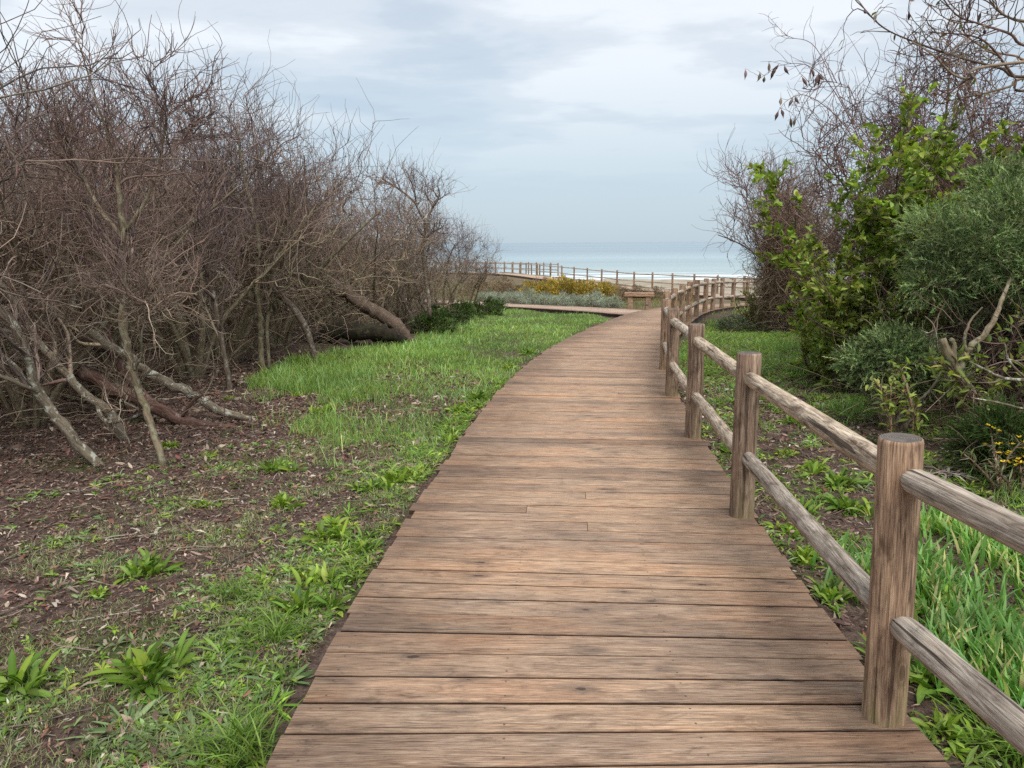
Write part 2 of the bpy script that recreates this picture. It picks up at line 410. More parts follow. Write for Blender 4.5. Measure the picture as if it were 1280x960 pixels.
M['deck'] = deck_mat(gain=(1.03, 1.02, .955))
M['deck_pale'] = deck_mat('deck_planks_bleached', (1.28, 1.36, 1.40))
def joist_mat():
    g = G('joist'); n = g.noise(g.pos(), 9, 4)
    return g.finish(g.bsdf(g.ramp(n, [(.3, (.07, .05, .04)), (.7, (.15, .115, .09))]), .9))
M['joist'] = joist_mat()

def ground_mat():
    g = G('ground_soil'); p = g.pos(); s = g.sep(p)
    a = g.noise(p, 1.1, 5, .6); b = g.noise(p, 16, 6, .7); f = g.noise(p, 90, 5, .7)
    soil = g.ramp(b, [(.28, (.04, .027, .022)), (.45, (.095, .064, .052)), (.6, (.15, .108, .088)), (.78, (.25, .19, .16))])
    soil = g.mix(1.0, soil, g.ramp(f, [(.3, .5), (.7, 1.5)]), 'MULTIPLY')
    green = g.ramp(b, [(.3, (.03, .05, .012)), (.7, (.09, .13, .035))])
    gm = g.ramp(g.math('ADD', a, g.math('MULTIPLY', f, .15)), [(.60, 0.), (.70, .8)])
    c = g.mix(gm, soil, green)
    # dune sand further on
    sand = g.ramp(g.noise(p, .25, 6, .65), [(.35, (.24, .20, .14)), (.6, (.42, .37, .29))])
    dry = g.ramp(g.noise(p, 1.2, 5, .7), [(.35, (.11, .085, .05)), (.65, (.20, .16, .10))])
    yy = g.math('ADD', s[1], g.math('MULTIPLY', a, 10.))
    c = g.mix(g.ramp(g.math('DIVIDE', yy, 100.), [(.30, 0.), (.37, 1.)]), c, dry)
    low = g.math('ADD', g.math('MULTIPLY', s[2], -1.), g.math('MULTIPLY', g.noise(p, .35, 4), .8))
    c = g.mix(g.ramp(g.math('DIVIDE', low, 10.), [(.21, 0.), (.30, 1.)]), c, sand)
    return g.finish(g.bsdf(c, .95, g.bump(g.math('ADD', b, g.math('MULTIPLY', f, .5)), .9, .03), spec=.1))
M['ground'] = ground_mat()
def sea_mat():
    g = G('sea_water'); p = g.pos(); s = g.sep(p)
    w = g.noise(g.vmul(p, (.02, .09, 1)), 1, 6, .6, .3)
    bands = g.noise(g.vmul(p, (.0009, .006, 1)), 1, 4, .55)
    dist = g.math('DIVIDE', s[1], 1000.)
    c = g.ramp(dist, [(.18, (.38, .47, .46)), (.30, (.30, .40, .42)), (.6, (.23, .32, .36)), (1., (.20, .28, .33))])
    c = g.mix(1.0, c, g.ramp(bands, [(.35, .85), (.65, 1.12)]), 'MULTIPLY')
    # breakers near the shore
    fo = g.noise(g.vmul(p, (.012, .11, 1)), 1, 5, .6, .6)
    lim = g.ramp(dist, [(.17, .2), (.20, .46), (.24, .60), (.33, .68), (.45, .9)])
    fm = g.ramp(g.math('SUBTRACT', fo, lim), [(.0, 0.), (.05, 1.)])
    c = g.mix(fm, c, (.82, .84, .85))
    rough = g.mix(fm, (.32, .32, .32), (.9, .9, .9))
    return g.finish(g.bsdf(c, rough, g.bump(w, .25, 1.0), spec=.5))
M['sea'] = sea_mat()

TW_A = None

# ------------------------------------------------------------------ world and light
SUN_EL, SUN_AZ = R(58), R(165)            # azimuth clockwise from +Y
w = bpy.data.worlds.new('World'); scene.world = w; w.use_nodes = True
nt = w.node_tree; nt.nodes.clear()
def build_world():
    N = nt.nodes; L = nt.links
    out = N.new('ShaderNodeOutputWorld'); bg = N.new('ShaderNodeBackground'); bg.inputs[1].default_value = .1
    sky = N.new('ShaderNodeTexSky'); sky.sky_type = 'NISHITA'; sky.sun_disc = False
    sky.sun_elevation = SUN_EL; sky.sun_rotation = SUN_AZ; sky.air_density = 1.2; sky.dust_density = 2.0; sky.ozone_density = 1.5
    tc = N.new('ShaderNodeTexCoord'); sp = N.new('ShaderNodeSeparateXYZ'); L.new(tc.outputs['Generated'], sp.inputs[0])
    def m(op, a, b=None, clamp=False):
        n = N.new('ShaderNodeMath'); n.operation = op; n.use_clamp = clamp
        for i, v in enumerate((a, b)):
            if v is None: continue
            if isinstance(v, (int, float)): n.inputs[i].default_value = v
            else: L.new(v, n.inputs[i])
        return n.outputs[0]
    z = m('MAXIMUM', sp.outputs[2], 0.0)
    den = m('ADD', z, .10)                                   # project onto a cloud layer overhead
    cb = N.new('ShaderNodeCombineXYZ'); L.new(m('DIVIDE', sp.outputs[0], den), cb.inputs[0]); L.new(m('DIVIDE', sp.outputs[1], den), cb.inputs[1])
    def noise(scale, detail, rough, dist, sx=1., sy=1., off=0.):
        mp = N.new('ShaderNodeMapping'); mp.inputs['Scale'].default_value = (sx, sy, 1); mp.inputs['Location'].default_value = (off, off*.7, off)
        L.new(cb.outputs[0], mp.inputs[0])
        n = N.new('ShaderNodeTexNoise'); n.inputs['Scale'].default_value = scale; n.inputs['Detail'].default_value = detail
        n.inputs['Roughness'].default_value = rough; n.inputs['Distortion'].default_value = dist; L.new(mp.outputs[0], n.inputs[0]); return n.outputs['Fac']
    def ramp(f, stops):
        n = N.new('ShaderNodeValToRGB'); L.new(f, n.inputs[0]); r = n.color_ramp; r.interpolation = 'EASE'
        while len(r.elements) < len(stops): r.elements.new(.5)
        for e, (p, c) in zip(r.elements, stops): e.position = p; e.color = (*c, 1)
        return n.outputs[0]
    def mix(f, a, b):
        n = N.new('ShaderNodeMix'); n.data_type = 'RGBA'
        if isinstance(f, float): n.inputs[0].default_value = f
        else: L.new(f, n.inputs[0])
        for i, v in ((6, a), (7, b)):
            if isinstance(v, tuple): n.inputs[i].default_value = (*v, 1)
            else: L.new(v, n.inputs[i])
        return n.outputs[2]
    a = noise(.8, 6, .52, .15, .8, 1.15, SKY_OFF); b = noise(2.4, 6, .55, .2, .8, 1.2, 9.1); c = noise(.33, 3, .5, 0, 1, 1, 2.2)
    f = m('ADD', m('ADD', m('MULTIPLY', a, .55), m('MULTIPLY', b, .22)), m('MULTIPLY', c, .23))
    cloud = ramp(f, [(.40, (2.25, 2.65, 3.1)), (.46, (2.65, 2.98, 3.32)), (.52, (3.25, 3.48, 3.72)), (.585, (4.1, 4.2, 4.3))])
    hz = ramp(z, [(.0, (2.45, 3.0, 3.42)), (.06, (2.3, 2.86, 3.38)), (.16, (2.3, 2.8, 3.28))])
    hb = ramp(z, [(.03, (1, 1, 1)), (.26, (0, 0, 0))])
    cl = mix(hb, cloud, hz)
    fin = mix(.86, sky.outputs[0], cl)
    L.new(fin, bg.inputs[0]); L.new(bg.outputs[0], out.inputs[0])
SKY_OFF = 3.7
build_world()
sd = bpy.data.lights.new('sun', 'SUN'); sd.energy = 1.5; sd.angle = R(42); sd.color = (1, .955, .89)
sun = bpy.data.objects.new('sun', sd); COL.objects.link(sun)
dirv = Vector((math.sin(SUN_AZ)*math.cos(SUN_EL), math.cos(SUN_AZ)*math.cos(SUN_EL), math.sin(SUN_EL)))
sun.rotation_euler = dirv.to_track_quat('Z', 'Y').to_euler(); sun.location = dirv*50
vs = scene.view_settings; vs.view_transform = 'Standard'; vs.look = 'None'; vs.gamma = 1; vs.exposure = 1.22; vs.use_curve_mapping = False
scene.render.engine = 'CYCLES'
cy = scene.cycles; cy.max_bounces = 5; cy.diffuse_bounces = 3; cy.glossy_bounces = 2; cy.transmission_bounces = 3; cy.transparent_max_bounces = 4
cy.use_denoising = False; cy.caustics_reflective = False; cy.caustics_refractive = False; cy.sample_clamp_indirect = 4

# ------------------------------------------------------------------ ground and sea
def axis(lo, hi, fine_lo, fine_hi, step, grow=1.18):
    a = list(np.arange(fine_lo, fine_hi, step)); s = step
    while a[-1] < hi: s *= grow; a.append(a[-1]+s)
    s = step
    while a[0] > lo: s *= grow; a.insert(0, a[0]-s)
    return np.array(a)
xs = axis(-4000, 4000, -9, 12, .12); ys = axis(-200, 320, -1, 30, .12, 1.06)
X, Y = np.meshgrid(xs, ys); Z = zg(X, Y); Z = np.where(Y > 230, np.minimum(Z, -9.5), Z)
nx, ny = len(xs), len(ys)
i = (np.arange(ny-1)[:, None]*nx+np.arange(nx-1)[None]).ravel()
acc = Acc(); acc.add(np.stack([X, Y, Z], -1).reshape(-1, 3), quads=np.stack([i, i+1, i+nx+1, i+nx], -1))
tag(acc.build('ground', M['ground']), kind='structure')
acc = Acc(); SZ = -7.75
acc.add([(-30000, 120, SZ), (30000, 120, SZ), (30000, 400, SZ), (-30000, 400, SZ), (30000, 40000, SZ), (-30000, 40000, SZ)], quads=[(0, 1, 2, 3), (3, 2, 4, 5)])
tag(acc.build('sea', M['sea'], smooth=False), kind='structure')

# ------------------------------------------------------------------ boardwalks
def boardwalk(name, right, width, mat='deck', pitch=.149, split=.05, zoff=0., joists=True):
    P = catmull(right, 10)
    seg = np.linalg.norm(np.diff(P, axis=0), axis=1); L = np.concatenate([[0], np.cumsum(seg)])
    n = int(L[-1]/pitch); s = np.arange(n+1)*pitch
    tan = nrm(np.gradient(P, axis=0)); 
    kx = lambda q: np.stack([np.interp(q, L, P[:, 0]), np.interp(q, L, P[:, 1])], -1)
    kt = lambda q: nrm(np.stack([np.interp(q, L, tan[:, 0]), np.interp(q, L, tan[:, 1])], -1))
    acc = Acc(); th = .036
    g = .0042
    for k in range(n):
        a, b = s[k]+g*random.uniform(.6, 1.6), s[k+1]-g*random.uniform(.6, 1.6)
        pa, pb = kx(np.array([a, b])); ta, tb = kt(np.array([s[k], s[k+1]]))
        na, nb = np.array([-ta[1], ta[0]]), np.array([-tb[1], tb[0]])
        e0 = random.gauss(0, .010); e1 = width+random.gauss(0, .012)
        ends = [(e0, e1)]
        if random.random() < split:
            j = random.choice([.7, 1.05, 1.4])+random.uniform(-.02, .02); ends = [(e0, j-.0015), (j+.0015, e1)]
        for (q0, q1) in ends:
            dz = random.gauss(0, .0012); pid = random.random(); tone = min(1, max(0, random.gauss(.5, .24))); tl = random.gauss(0, .0012)
            us = np.array([q0, q1]); w = np.linalg.norm(pb-pa)
            prof = [(0, -th), (0, -.004), (.003, 0), (1-.003/w if w > 0 else 1, 0), (1, -.004), (1, -th)]
            prof[2] = (.003/w, 0)
            V = []; U = []
            for u in us:
                A = pa+na*u; B = pb+nb*u
                for (f, z) in prof:
                    q = A+(B-A)*f
                    V.append((q[0], q[1], float(zd(q[1]))+zoff+z+dz+tl*(f-.5))); U.append((u, f*w+z*.5))
            Q = [(i, i+6, i+7, i+1) for i in range(5)]+[(5, 11, 6, 0), (0, 1, 4, 5), (1, 2, 3, 4), (11, 10, 7, 6), (10, 9, 8, 7)]
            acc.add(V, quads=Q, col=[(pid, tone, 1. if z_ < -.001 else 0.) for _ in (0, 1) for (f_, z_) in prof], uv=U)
    if joists:
        q = s[::5]; pp = kx(q); tt = kt(q)
        for off in (.06, width*.36, width*.64, width-.06):
            c = pp+np.stack([-tt[:, 1], tt[:, 0]], -1)*off; z = zd(c[:, 1])+zoff-.036-.055
            nn = np.stack([-tt[:, 1], tt[:, 0]], -1)*.03
            V = np.stack([np.column_stack([c-nn, z+.053]), np.column_stack([c+nn, z+.053]), np.column_stack([c+nn, z-.06]), np.column_stack([c-nn, z-.06])], 1)
            m_ = len(c); b = (np.arange(m_-1)*4)[:, None]
            Q = np.concatenate([b+np.array([[0, 1, 5, 4]]), b+np.array([[1, 2, 6, 5]]), b+np.array([[2, 3, 7, 6]]), b+np.array([[3, 0, 4, 7]])])
            acc.add(V.reshape(-1, 3), quads=Q, mat=1)
    return tag(acc.build(name, [M[mat], M['joist']], smooth=False), kind='structure')
edge = [(x+.085, y) for x, y in FENCE]
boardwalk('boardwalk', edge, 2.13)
# branch running off to the left, its right side is the far one
BR = [(5.2, 22.7), (3.8, 25.3), (2.0, 28.6), (.2, 32.0), (-2.2, 35.8), (-6.5, 40.5), (-12, 45)]
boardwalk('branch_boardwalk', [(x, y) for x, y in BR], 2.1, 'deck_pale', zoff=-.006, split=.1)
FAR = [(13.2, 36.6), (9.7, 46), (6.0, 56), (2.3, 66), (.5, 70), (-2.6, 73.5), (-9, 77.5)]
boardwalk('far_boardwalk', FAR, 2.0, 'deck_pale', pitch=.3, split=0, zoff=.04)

# ------------------------------------------------------------------ fences
def post_mesh(r, h, seed, sides=20, below=.15):
    rr = np.random.default_rng(seed); acc = Acc()
    zs = np.array([-below, 0, h*.2, h*.4, h*.6, h*.8, h-.012, h-.004, h]); rad = np.array([r*1.02, r*1.02, r, r*1.0, r*.99, r*.99, r*.98, r*.95, r*.90])
    th = np.arange(sides+1)*2*math.pi/sides
    lobes = 1+.02*np.sin(2*th+rr.uniform(0, 6))+.012*np.sin(3*th+rr.uniform(0, 6))
    bend = rr.normal(size=2)*.004
    V, U = [], []
    for z, q in zip(zs, rad):
        for t, l in zip(th, lobes):
            V.append((q*l*math.cos(t)+bend[0]*math.sin(z*3), q*l*math.sin(t)+bend[1]*math.sin(z*3), z)); U.append((z, t*r))
    n = sides+1; Q = [(k*n+i, k*n+i+1, (k+1)*n+i+1, (k+1)*n+i) for k in range(len(zs)-1) for i in range(sides)]
    acc.add(V, quads=Q, uv=U)
    top = V[-n:]; c = np.mean(top[:-1], 0)-np.array([0, 0, .001])
    acc.add([c]+top, tris=[(0, i+1, i+2) for i in range(sides)], mat=1)
    return acc.mesh('post', [M['post'], M['end']])
def rail_mesh(a, b, r, seed, sides=14, K=14, inset=.05):
    """a round rail from a to b, ends rounded down to a tenon"""
    rr = np.random.default_rng(seed); a = np.array(a, float); b = np.array(b, float); d = nrm(b-a); L = np.linalg.norm(b-a)
    side = nrm(np.cross(d, [0, 0, 1])); up = np.cross(side, d)
    ss = np.concatenate([[inset, inset+.012, inset+.035], np.linspace(inset+.1, L-inset-.1, K), [L-inset-.035, L-inset-.012, L-inset]])
    rad = np.ones(len(ss))*r; rad[0] *= .55; rad[1] *= .80; rad[2] *= .96; rad[-1] *= .55; rad[-2] *= .8; rad[-3] *= .96
    rad = rad*(1+.02*np.sin(ss*3+rr.uniform(0, 6))); ph = rr.uniform(0, 6)
    th = np.arange(sides+1)*2*math.pi/sides+rr.uniform(0, 6)
    V, U = [], []
    for s, q in zip(ss, rad):
        c = a+d*s+up*(.006*math.sin(s*1.4+ph))+side*(.006*math.sin(s*1.9+ph*2))
        for k, t in enumerate(th):
            l = 1+.03*math.sin(2*t+ph)+.02*math.sin(3*t+s*2+ph)
            V.append(c+(side*math.cos(t)+up*math.sin(t))*q*l); U.append((s+seed*1.7, k*2*math.pi/sides*r))
    n = sides+1; Q = [(k*n+i, (k+1)*n+i, (k+1)*n+i+1, k*n+i+1) for k in range(len(ss)-1) for i in range(sides)]
    acc = Acc(); acc.add(V, quads=Q, uv=U)
    for kk, fl in ((0, 1), (len(ss)-1, 0)):
        ring = V[kk*n:(kk+1)*n]; acc.add([np.mean(ring[:-1], 0)]+list(ring), tris=[(0, i+2, i+1) if not fl else (0, i+1, i+2) for i in range(sides)], mat=1)
    return acc.mesh('rail', [M['rail'], M['end']])
def fence(name, pts, label, r=.07, rr_=.046, h=1.0, leans=None, zoff=0, group=None, heights=(.865, .375), skip=()):
    root = empty(name, (pts[0][0], pts[0][1], float(zd(pts[0][1]))+zoff))
    tag(root, label, 'fence', group)
    bases, axes = [], []
    for i, p in enumerate(pts):
        x, y = p[:2]
        z = float(zd(y))+zoff; hh = h*(1+random.uniform(-.012, .012)); ln = (leans or {}).get(i, (random.gauss(0, .008), random.gauss(0, .008)))
        o = link('post', post_mesh(r*random.uniform(.96, 1.05), hh, i*7+3), root)
        o.location = (x-root.location.x, y-root.location.y, z-root.location.z)
        ax = Vector((ln[0], ln[1], 1)).normalized()
        o.rotation_mode = 'QUATERNION'; o.rotation_quaternion = ax.to_track_quat('Z', 'Y') @ Matrix.Rotation(random.uniform(0, 6), 4, 'Z').to_quaternion()
        bases.append(Vector((x, y, z))); axes.append(ax)
    for i in range(len(pts)-1):
        if i in skip: continue
        for k, hh in enumerate(heights):
            a = bases[i]+axes[i]*(hh+random.uniform(-.008, .008)); b = bases[i+1]+axes[i+1]*(hh+random.uniform(-.008, .008))
            o = link('rail', rail_mesh(np.array(a)-np.array(root.location), np.array(b)-np.array(root.location), rr_*random.uniform(.94, 1.05), i*2+k), root)
    return root
def resample(pts, step):
    P = catmull(pts, 12); L = np.concatenate([[0], np.cumsum(np.linalg.norm(np.diff(P, axis=0), axis=1))])
    q = np.arange(0, L[-1], step); return [(float(np.interp(s, L, P[:, 0])), float(np.interp(s, L, P[:, 1]))) for s in q]
fence('wooden_fence', FENCE[:12]+resample(FENCE[12:], 1.38), 'weathered round post and rail fence along the right edge of the boardwalk',
      leans={2: (-.030, 0), 3: (-.004, 0), 4: (-.004, .0), 5: (-.005, 0)}, heights=(.865, .375))
fence('wooden_fence', resample([(16.5, 33.8), (13.2, 36.6), (9.7, 46), (6.0, 56), (2.3, 66)], 2.35),
      'long straight grey fence on the dune between the yellow shrubs and the beach', r=.062, rr_=.036, zoff=.05)
fence('wooden_fence', resample([(2.3, 66.1), (.6, 69.8), (-2.6, 73.5), (-9, 77.5)], 1.25),
      'distant closely posted fence on the near side of the dune boardwalk', r=.058, rr_=.034, zoff=.05)
fence('wooden_fence', resample([(4.2, 67.4), (2.0, 71.2), (-1.5, 75.4), (-8, 79.6)], 1.25),
      'distant closely posted fence on the seaward side of the dune boardwalk', r=.058, rr_=.034, zoff=.05)

# a bench at the junction
def box(acc, c, s, rz=0, bev=.006, mat=0, uvl=0):
    bm_v = []; hx, hy, hz = s[0]/2, s[1]/2, s[2]/2; cr, sr = math.cos(rz), math.sin(rz)
    def ring(z, ins):
        out = []
        for sx, sy in ((-1, -1), (1, -1), (1, 1), (-1, 1)):
            x, y = sx*(hx-ins), sy*(hy-ins); out.append((c[0]+x*cr-y*sr, c[1]+x*sr+y*cr, c[2]+z))
        return out
    V = ring(-hz, bev)+ring(-hz+bev, 0)+ring(hz-bev, 0)+ring(hz, bev)
    Q = [(3, 2, 1, 0), (12, 13, 14, 15)]+[(k*4+i, k*4+(i+1) % 4, k*4+4+(i+1) % 4, k*4+4+i) for k in range(3) for i in range(4)]
    U = [(v[0]+v[2]*.0+uvl, v[1]+v[2]) for v in V]
    acc.add(V, quads=Q, uv=U, mat=mat)
bx_, by_ = 4.38, 25.6
bench = empty('bench', (bx_, by_, float(zg(bx_, by_))+.0), R(-8)); tag(bench, 'low backless bench of thick weathered timber at the boardwalk junction', 'bench')
for k in range(3):
    a = Acc(); box(a, (0, -.155+k*.155, .60), (1.0, .15, .12), bev=.008, uvl=k*3.1); a.build('seat_plank', [M['post']], bench, smooth=False)
for sx in (-1, 1):
    a = Acc(); box(a, (sx*.30, 0, .27), (.17, .38, .575), bev=.01, uvl=sx*2.2); a.build('leg', [M['post']], bench, smooth=False)
a = Acc(); box(a, (0, 0, .515), (.75, .10, .08), bev=.006); a.build('crossbar', [M['post']], bench, smooth=False)

# ================================================================== VEGETATION
def gp(px, py):                                       # where a pixel's ray meets the ground
    d = ray(px, py); Ys = np.geomspace(.6, 200, 1500)
    x = CAMLOC.x+d.x*(Ys/d.y); z = CAMLOC.z+d.z*(Ys/d.y)
    k = int(np.argmax(z < zg(x, Ys))); return float(x[k]), float(Ys[k]), float(zg(x[k], Ys[k]))
def onpath(x, y, m=0.):                               # on one of the boardwalks?
    e = path_x(y)+1.0
    a = (x < e+.09+m) & (x > e-2.15-m-.35*np.clip((y-14)/8, 0, 1)) & (y < 24)
    bx = np.interp(y, [b[1] for b in BR], [b[0] for b in BR])
    b = (y > 21.8) & (y < 45) & (x < bx+.05+m) & (x > bx-2.45-m)
    # the curved far part of the main walk
    near = np.zeros(np.shape(x), bool)
    for p, q in zip(_edge[130::6], _edge[136::6]):
        t = (q-p)/np.linalg.norm(q-p); dx = np.asarray(x)-p[0]; dy = np.asarray(y)-p[1]
        s = dx*t[0]+dy*t[1]; o = -dx*t[1]+dy*t[0]
        near |= (s > -.3) & (s < .9) & (o > -.1-m) & (o < 2.1+m)
    return a | b | near
def inpoly(x, y, poly):
    r = np.zeros(len(x), bool); n = len(poly)
    for i in range(n):
        x0, y0 = poly[i]; x1, y1 = poly[(i+1) % n]
        c = ((y0 > y) != (y1 > y)) & (x < (x1-x0)*(y-y0)/(y1-y0+1e-12)+x0)
        r ^= c
    return r
def vnoise(x, y, s, seed=0):                          # smooth value noise 0..1
    r = np.random.default_rng(seed+99); T = r.random((64, 64)); u = np.asarray(x)*s+seed*3.1; v = np.asarray(y)*s+seed*1.7
    i = np.floor(u).astype(int); j = np.floor(v).astype(int); f = u-i; g = v-j; f = f*f*(3-2*f); g = g*g*(3-2*g)
    t = lambda a, b: T[a % 64, b % 64]
    return (t(i, j)*(1-f)+t(i+1, j)*f)*(1-g)+(t(i, j+1)*(1-f)+t(i+1, j+1)*f)*g
def scatter(n, xr, yr):
    return rng.uniform(*xr, n), rng.uniform(*yr, n)

# ------------------------------------------------------------------ bare trees
TW_TOP = [(.205, .152, .148), (.155, .116, .12), (.27, .21, .195), (.12, .09, .09)]
TW_LOW = [(.30, .255, .20), (.20, .165, .13), (.44, .385, .31), (.13, .105, .085), (.22, .18, .145)]
def hue(P, idx_n, ztop, top=TW_TOP, low=TW_LOW, zlow=1.0):
    """one colour per branch: tan and grey low down, purplish brown up in the light"""
    z = P[:, P.shape[1]//2, 2]; f = np.clip((z-zlow)/(ztop-zlow+1e-6), 0, 1)[:, None]
    n = len(P); return mixcol(n, low)*(1-f)+mixcol(n, top)*f
def ramify(acc, limbs, lr, H, n1, n2, n3, top=TW_TOP, low=TW_LOW, up=.10, curl=.2, l1=.34, l2=.2, l3=.13, lo=.25, thin=1., zlow=1.):
    """branches, branchlets and twigs on the given limbs [N,K,3] with radii lr [N,K]"""
    S, T, t, ix = sample_on(limbs, n1, lo, 1.)
    r = np.array([np.interp(tt, np.linspace(0, 1, lr.shape[1]), lr[i]) for tt, i in zip(t, ix)])
    D = around(T, rng.uniform(.5, 1.15, len(S))); L = H*l1*rng.uniform(.6, 1.25, len(S))*(1.15-.5*t)
    B1 = walk(S, D, L, 8, curl, up); r1 = np.clip(r*.6, .005, .024)[:, None]*np.linspace(1, .4, 8)[None]
    tubes(acc, B1, r1, 4, hue(B1, 0, H, top, low, zlow))
    S, T, t, ix = sample_on(B1, n2, .15, 1.)
    D = around(T, rng.uniform(.4, 1.2, len(S))); L = H*l2*rng.uniform(.5, 1.3, len(S))
    B2 = walk(S, D, L, 7, curl*1.15, up); tubes(acc, B2, thin*np.linspace(.0052, .0026, 7)[None], 3, hue(B2, 0, H, top, low, zlow))
    S, T, t, ix = sample_on(np.concatenate([B2]), n3, .2, 1.)
    D = around(T, rng.uniform(.3, 1.0, len(S))); L = H*l3*rng.uniform(.4, 1.5, len(S))
    B3 = walk(S, D, L, 6, curl*1.25, up*1.3); tubes(acc, B3, thin*np.linspace(.0030, .0014, 6)[None], 3, hue(B3, 0, H, top, low, zlow))
    return B1, B2, B3
def make_bare(seed, H=3.5, nl=6, spread=.45, lean=(0, 0), dens=1., top=TW_TOP, low=TW_LOW, bark='bark', up=.10, label=None, cat='tree', name='bare_tree', r0=.045, n=(9, 8, 6), curl=.2, lo=.2, group=None, thin=1., l3=.13, l1=.34, l2=.2):
    global rng
    keep = rng; rng = np.random.default_rng(seed)
    root = empty(name); tag(root, label, cat, group)
    az = np.arange(nl)*2*math.pi/nl+rng.uniform(-.4, .4, nl); sp = spread*rng.uniform(.3, 1.3, nl)
    S = np.stack([.06*np.cos(az), .06*np.sin(az), np.full(nl, -.08)], 1)
    D = np.stack([np.cos(az)*sp+lean[0], np.sin(az)*sp+lean[1], np.ones(nl)], 1)
    limbs = walk(S, D, H*rng.uniform(.72, .98, nl), 12, .13, .06)
    rad = (r0*rng.uniform(.45, 1., nl))[:, None]*np.linspace(1, .22, 12)[None]
    a = Acc(); tubes(a, limbs, rad, 7, jit=.05); a.build('trunk', M[bark], root)
    a = Acc(); ramify(a, limbs, rad, H, int(n[0]*dens), n[1], n[2], top, low, up, curl, lo=lo, thin=thin, l3=l3, l1=l1, l2=l2)
    a.build('crown', M['twig'], root)
    rng = keep
    return root
def place(o, x, y, rz=0, s=1., sz=None, dz=-.03):
    o.location = (x, y, float(zg(x, y))+dz); o.rotation_euler = (0, 0, rz); o.scale = (s, s, sz or s); return o

PK = dict(n=(7, 6, 4), curl=.30, up=.15, lo=.36, l3=.17, thin=1.25, r0=.062, bark='bark_olive')
protos = [make_bare(11, 3.5, 6, .34, **PK), make_bare(12, 3.5, 5, .42, (.1, -.05), **PK), make_bare(13, 3.4, 7, .30, **PK), make_bare(14, 3.6, 5, .4, (-.12, .1), **PK),
          make_bare(15, 3.3, 6, .45, **PK), make_bare(16, 3.5, 7, .36, (.05, .12), **PK)]
used = set()
def use(k):
    k %= len(protos)
    if k not in used: used.add(k); return protos[k]
    return copy_tree(protos[k])
FRONT = [  # x, y, height factor, label
    (-4.9, 5.8, 1.18, 'bare shrub at the left edge of the photo, its wavy twigs rising past the top'),
    (-4.8, 7.2, .98, 'tall bare shrub with upright wavy twigs standing behind the slim upright trunk'),
    (-4.8, 8.7, .86, 'bare shrub with purplish twig tops left of the twin pale stems'),
    (-4.45, 10.2, 1.07, 'bare shrub with a rounded twiggy top above the curved dark stem'),
    (-4.6, 11.7, 1.18, 'bare shrub with long fine twigs above the left end of the dark hollow log'),
    (-4.3, 13.7, 1.17, 'dense bare shrub standing just behind the big arching log'),
    (-3.75, 15.6, 1.08, 'bare shrub with a thin pointed top to the right of the arching log'),
    (-3.10, 17.3, 1.02, 'bare shrub left of the dark twisted snag'),
    (-2.80, 19.6, .84, 'bare shrub around the foot of the dark twisted snag'),
    (-2.45, 21.5, .90, 'lower bare shrub right of the dark twisted snag'),
    (-2.0, 23.4, .80, 'low bare shrub behind the dark green bush at the lawn end'),
    (-1.45, 25.3, .68, 'lowest bare shrub at the seaward end of the thicket beside the branch boardwalk'),
]
for i, (x, y, s, lab) in enumerate(FRONT):
    o = place(use(i*5+1), x, y, random.uniform(0, 6.28), s*.98, s)
    tag(o, lab, 'shrub', 'bare shrubs of the left thicket')
BACK = [(-6.3, 5.8, 1.32), (-5.9, 7.6, 1.08), (-5.7, 9.4, 1.05), (-5.6, 11.2, 1.08), (-5.2, 13.0, 1.05), (-4.9, 15.0, 1.05), (-4.7, 17.2, 1.0), (-4.4, 19.4, .95), (-4.0, 21.6, .85),
        (-3.6, 23.8, .72), (-3.1, 26.0, .58), (-8.2, 8.2, 1.15), (-7.8, 10.8, 1.12), (-7.4, 13.4, 1.1), (-6.9, 16.2, 1.08), (-6.4, 19.2, 1.0), (-5.8, 22.4, .9), (-10.6, 12.5, 1.2), (-9.8, 16.0, 1.15), (-8.8, 20.0, 1.05), (-7.6, 6.2, 1.4), (-6.6, 3.6, 1.0), (-6.9, 4.9, 1.35)]
for i, (x, y, s) in enumerate(BACK):
    o = place(use(i*7+3), x-.35+random.uniform(-.3, .3), y+random.uniform(-.3, .3), random.uniform(0, 6.28), s, s*.98)
    tag(o, 'bare twiggy shrub deep in the left thicket, behind the front row of stems', 'shrub', 'inner bare shrubs of the left thicket')

# stems of the thicket that can be told apart: their own line, thickness and bark
def px_path(pts, y0, k=4):
    """[(px, py, dY, r)] seen at distance y0+dY -> smooth world path and radii"""
    W = np.array([list(at(p[0], p[1], y0+p[2]))+[p[3]] for p in pts])
    C = catmull(W, k); return C[:, :3], C[:, 3]
def stem_tree(name, cat, label, bark, paths, y0, base=None, crown=None, group=None, sides=9, part='trunk'):
    """paths[0] runs from the foot upwards"""
    P0, R0 = px_path(paths[0], y0)
    foot = P0[0].copy(); root = empty(name, tuple(foot)); tag(root, label, cat, group)
    a = Acc(); ends = []
    for pth in paths:
        P, r = px_path(pth, y0); P = P+rng.normal(size=P.shape)*r[:, None]*.16
        tubes(a, (P-foot)[None], r[None], sides, jit=.09, cap=True); ends.append((P-foot, r))
    a.build(part, M[bark], root)
    if crown:
        n1, n2, n3, H, lo = crown; b = Acc()
        for P, r in ends:
            q = np.linspace(0, len(P)-1, 12).astype(int)
            ramify(b, P[q][None], r[q][None], H, n1, n2, n3, lo=lo)
        b.build('crown', M['twig'], root)
    return root
yA = gp(127, 582)[1]
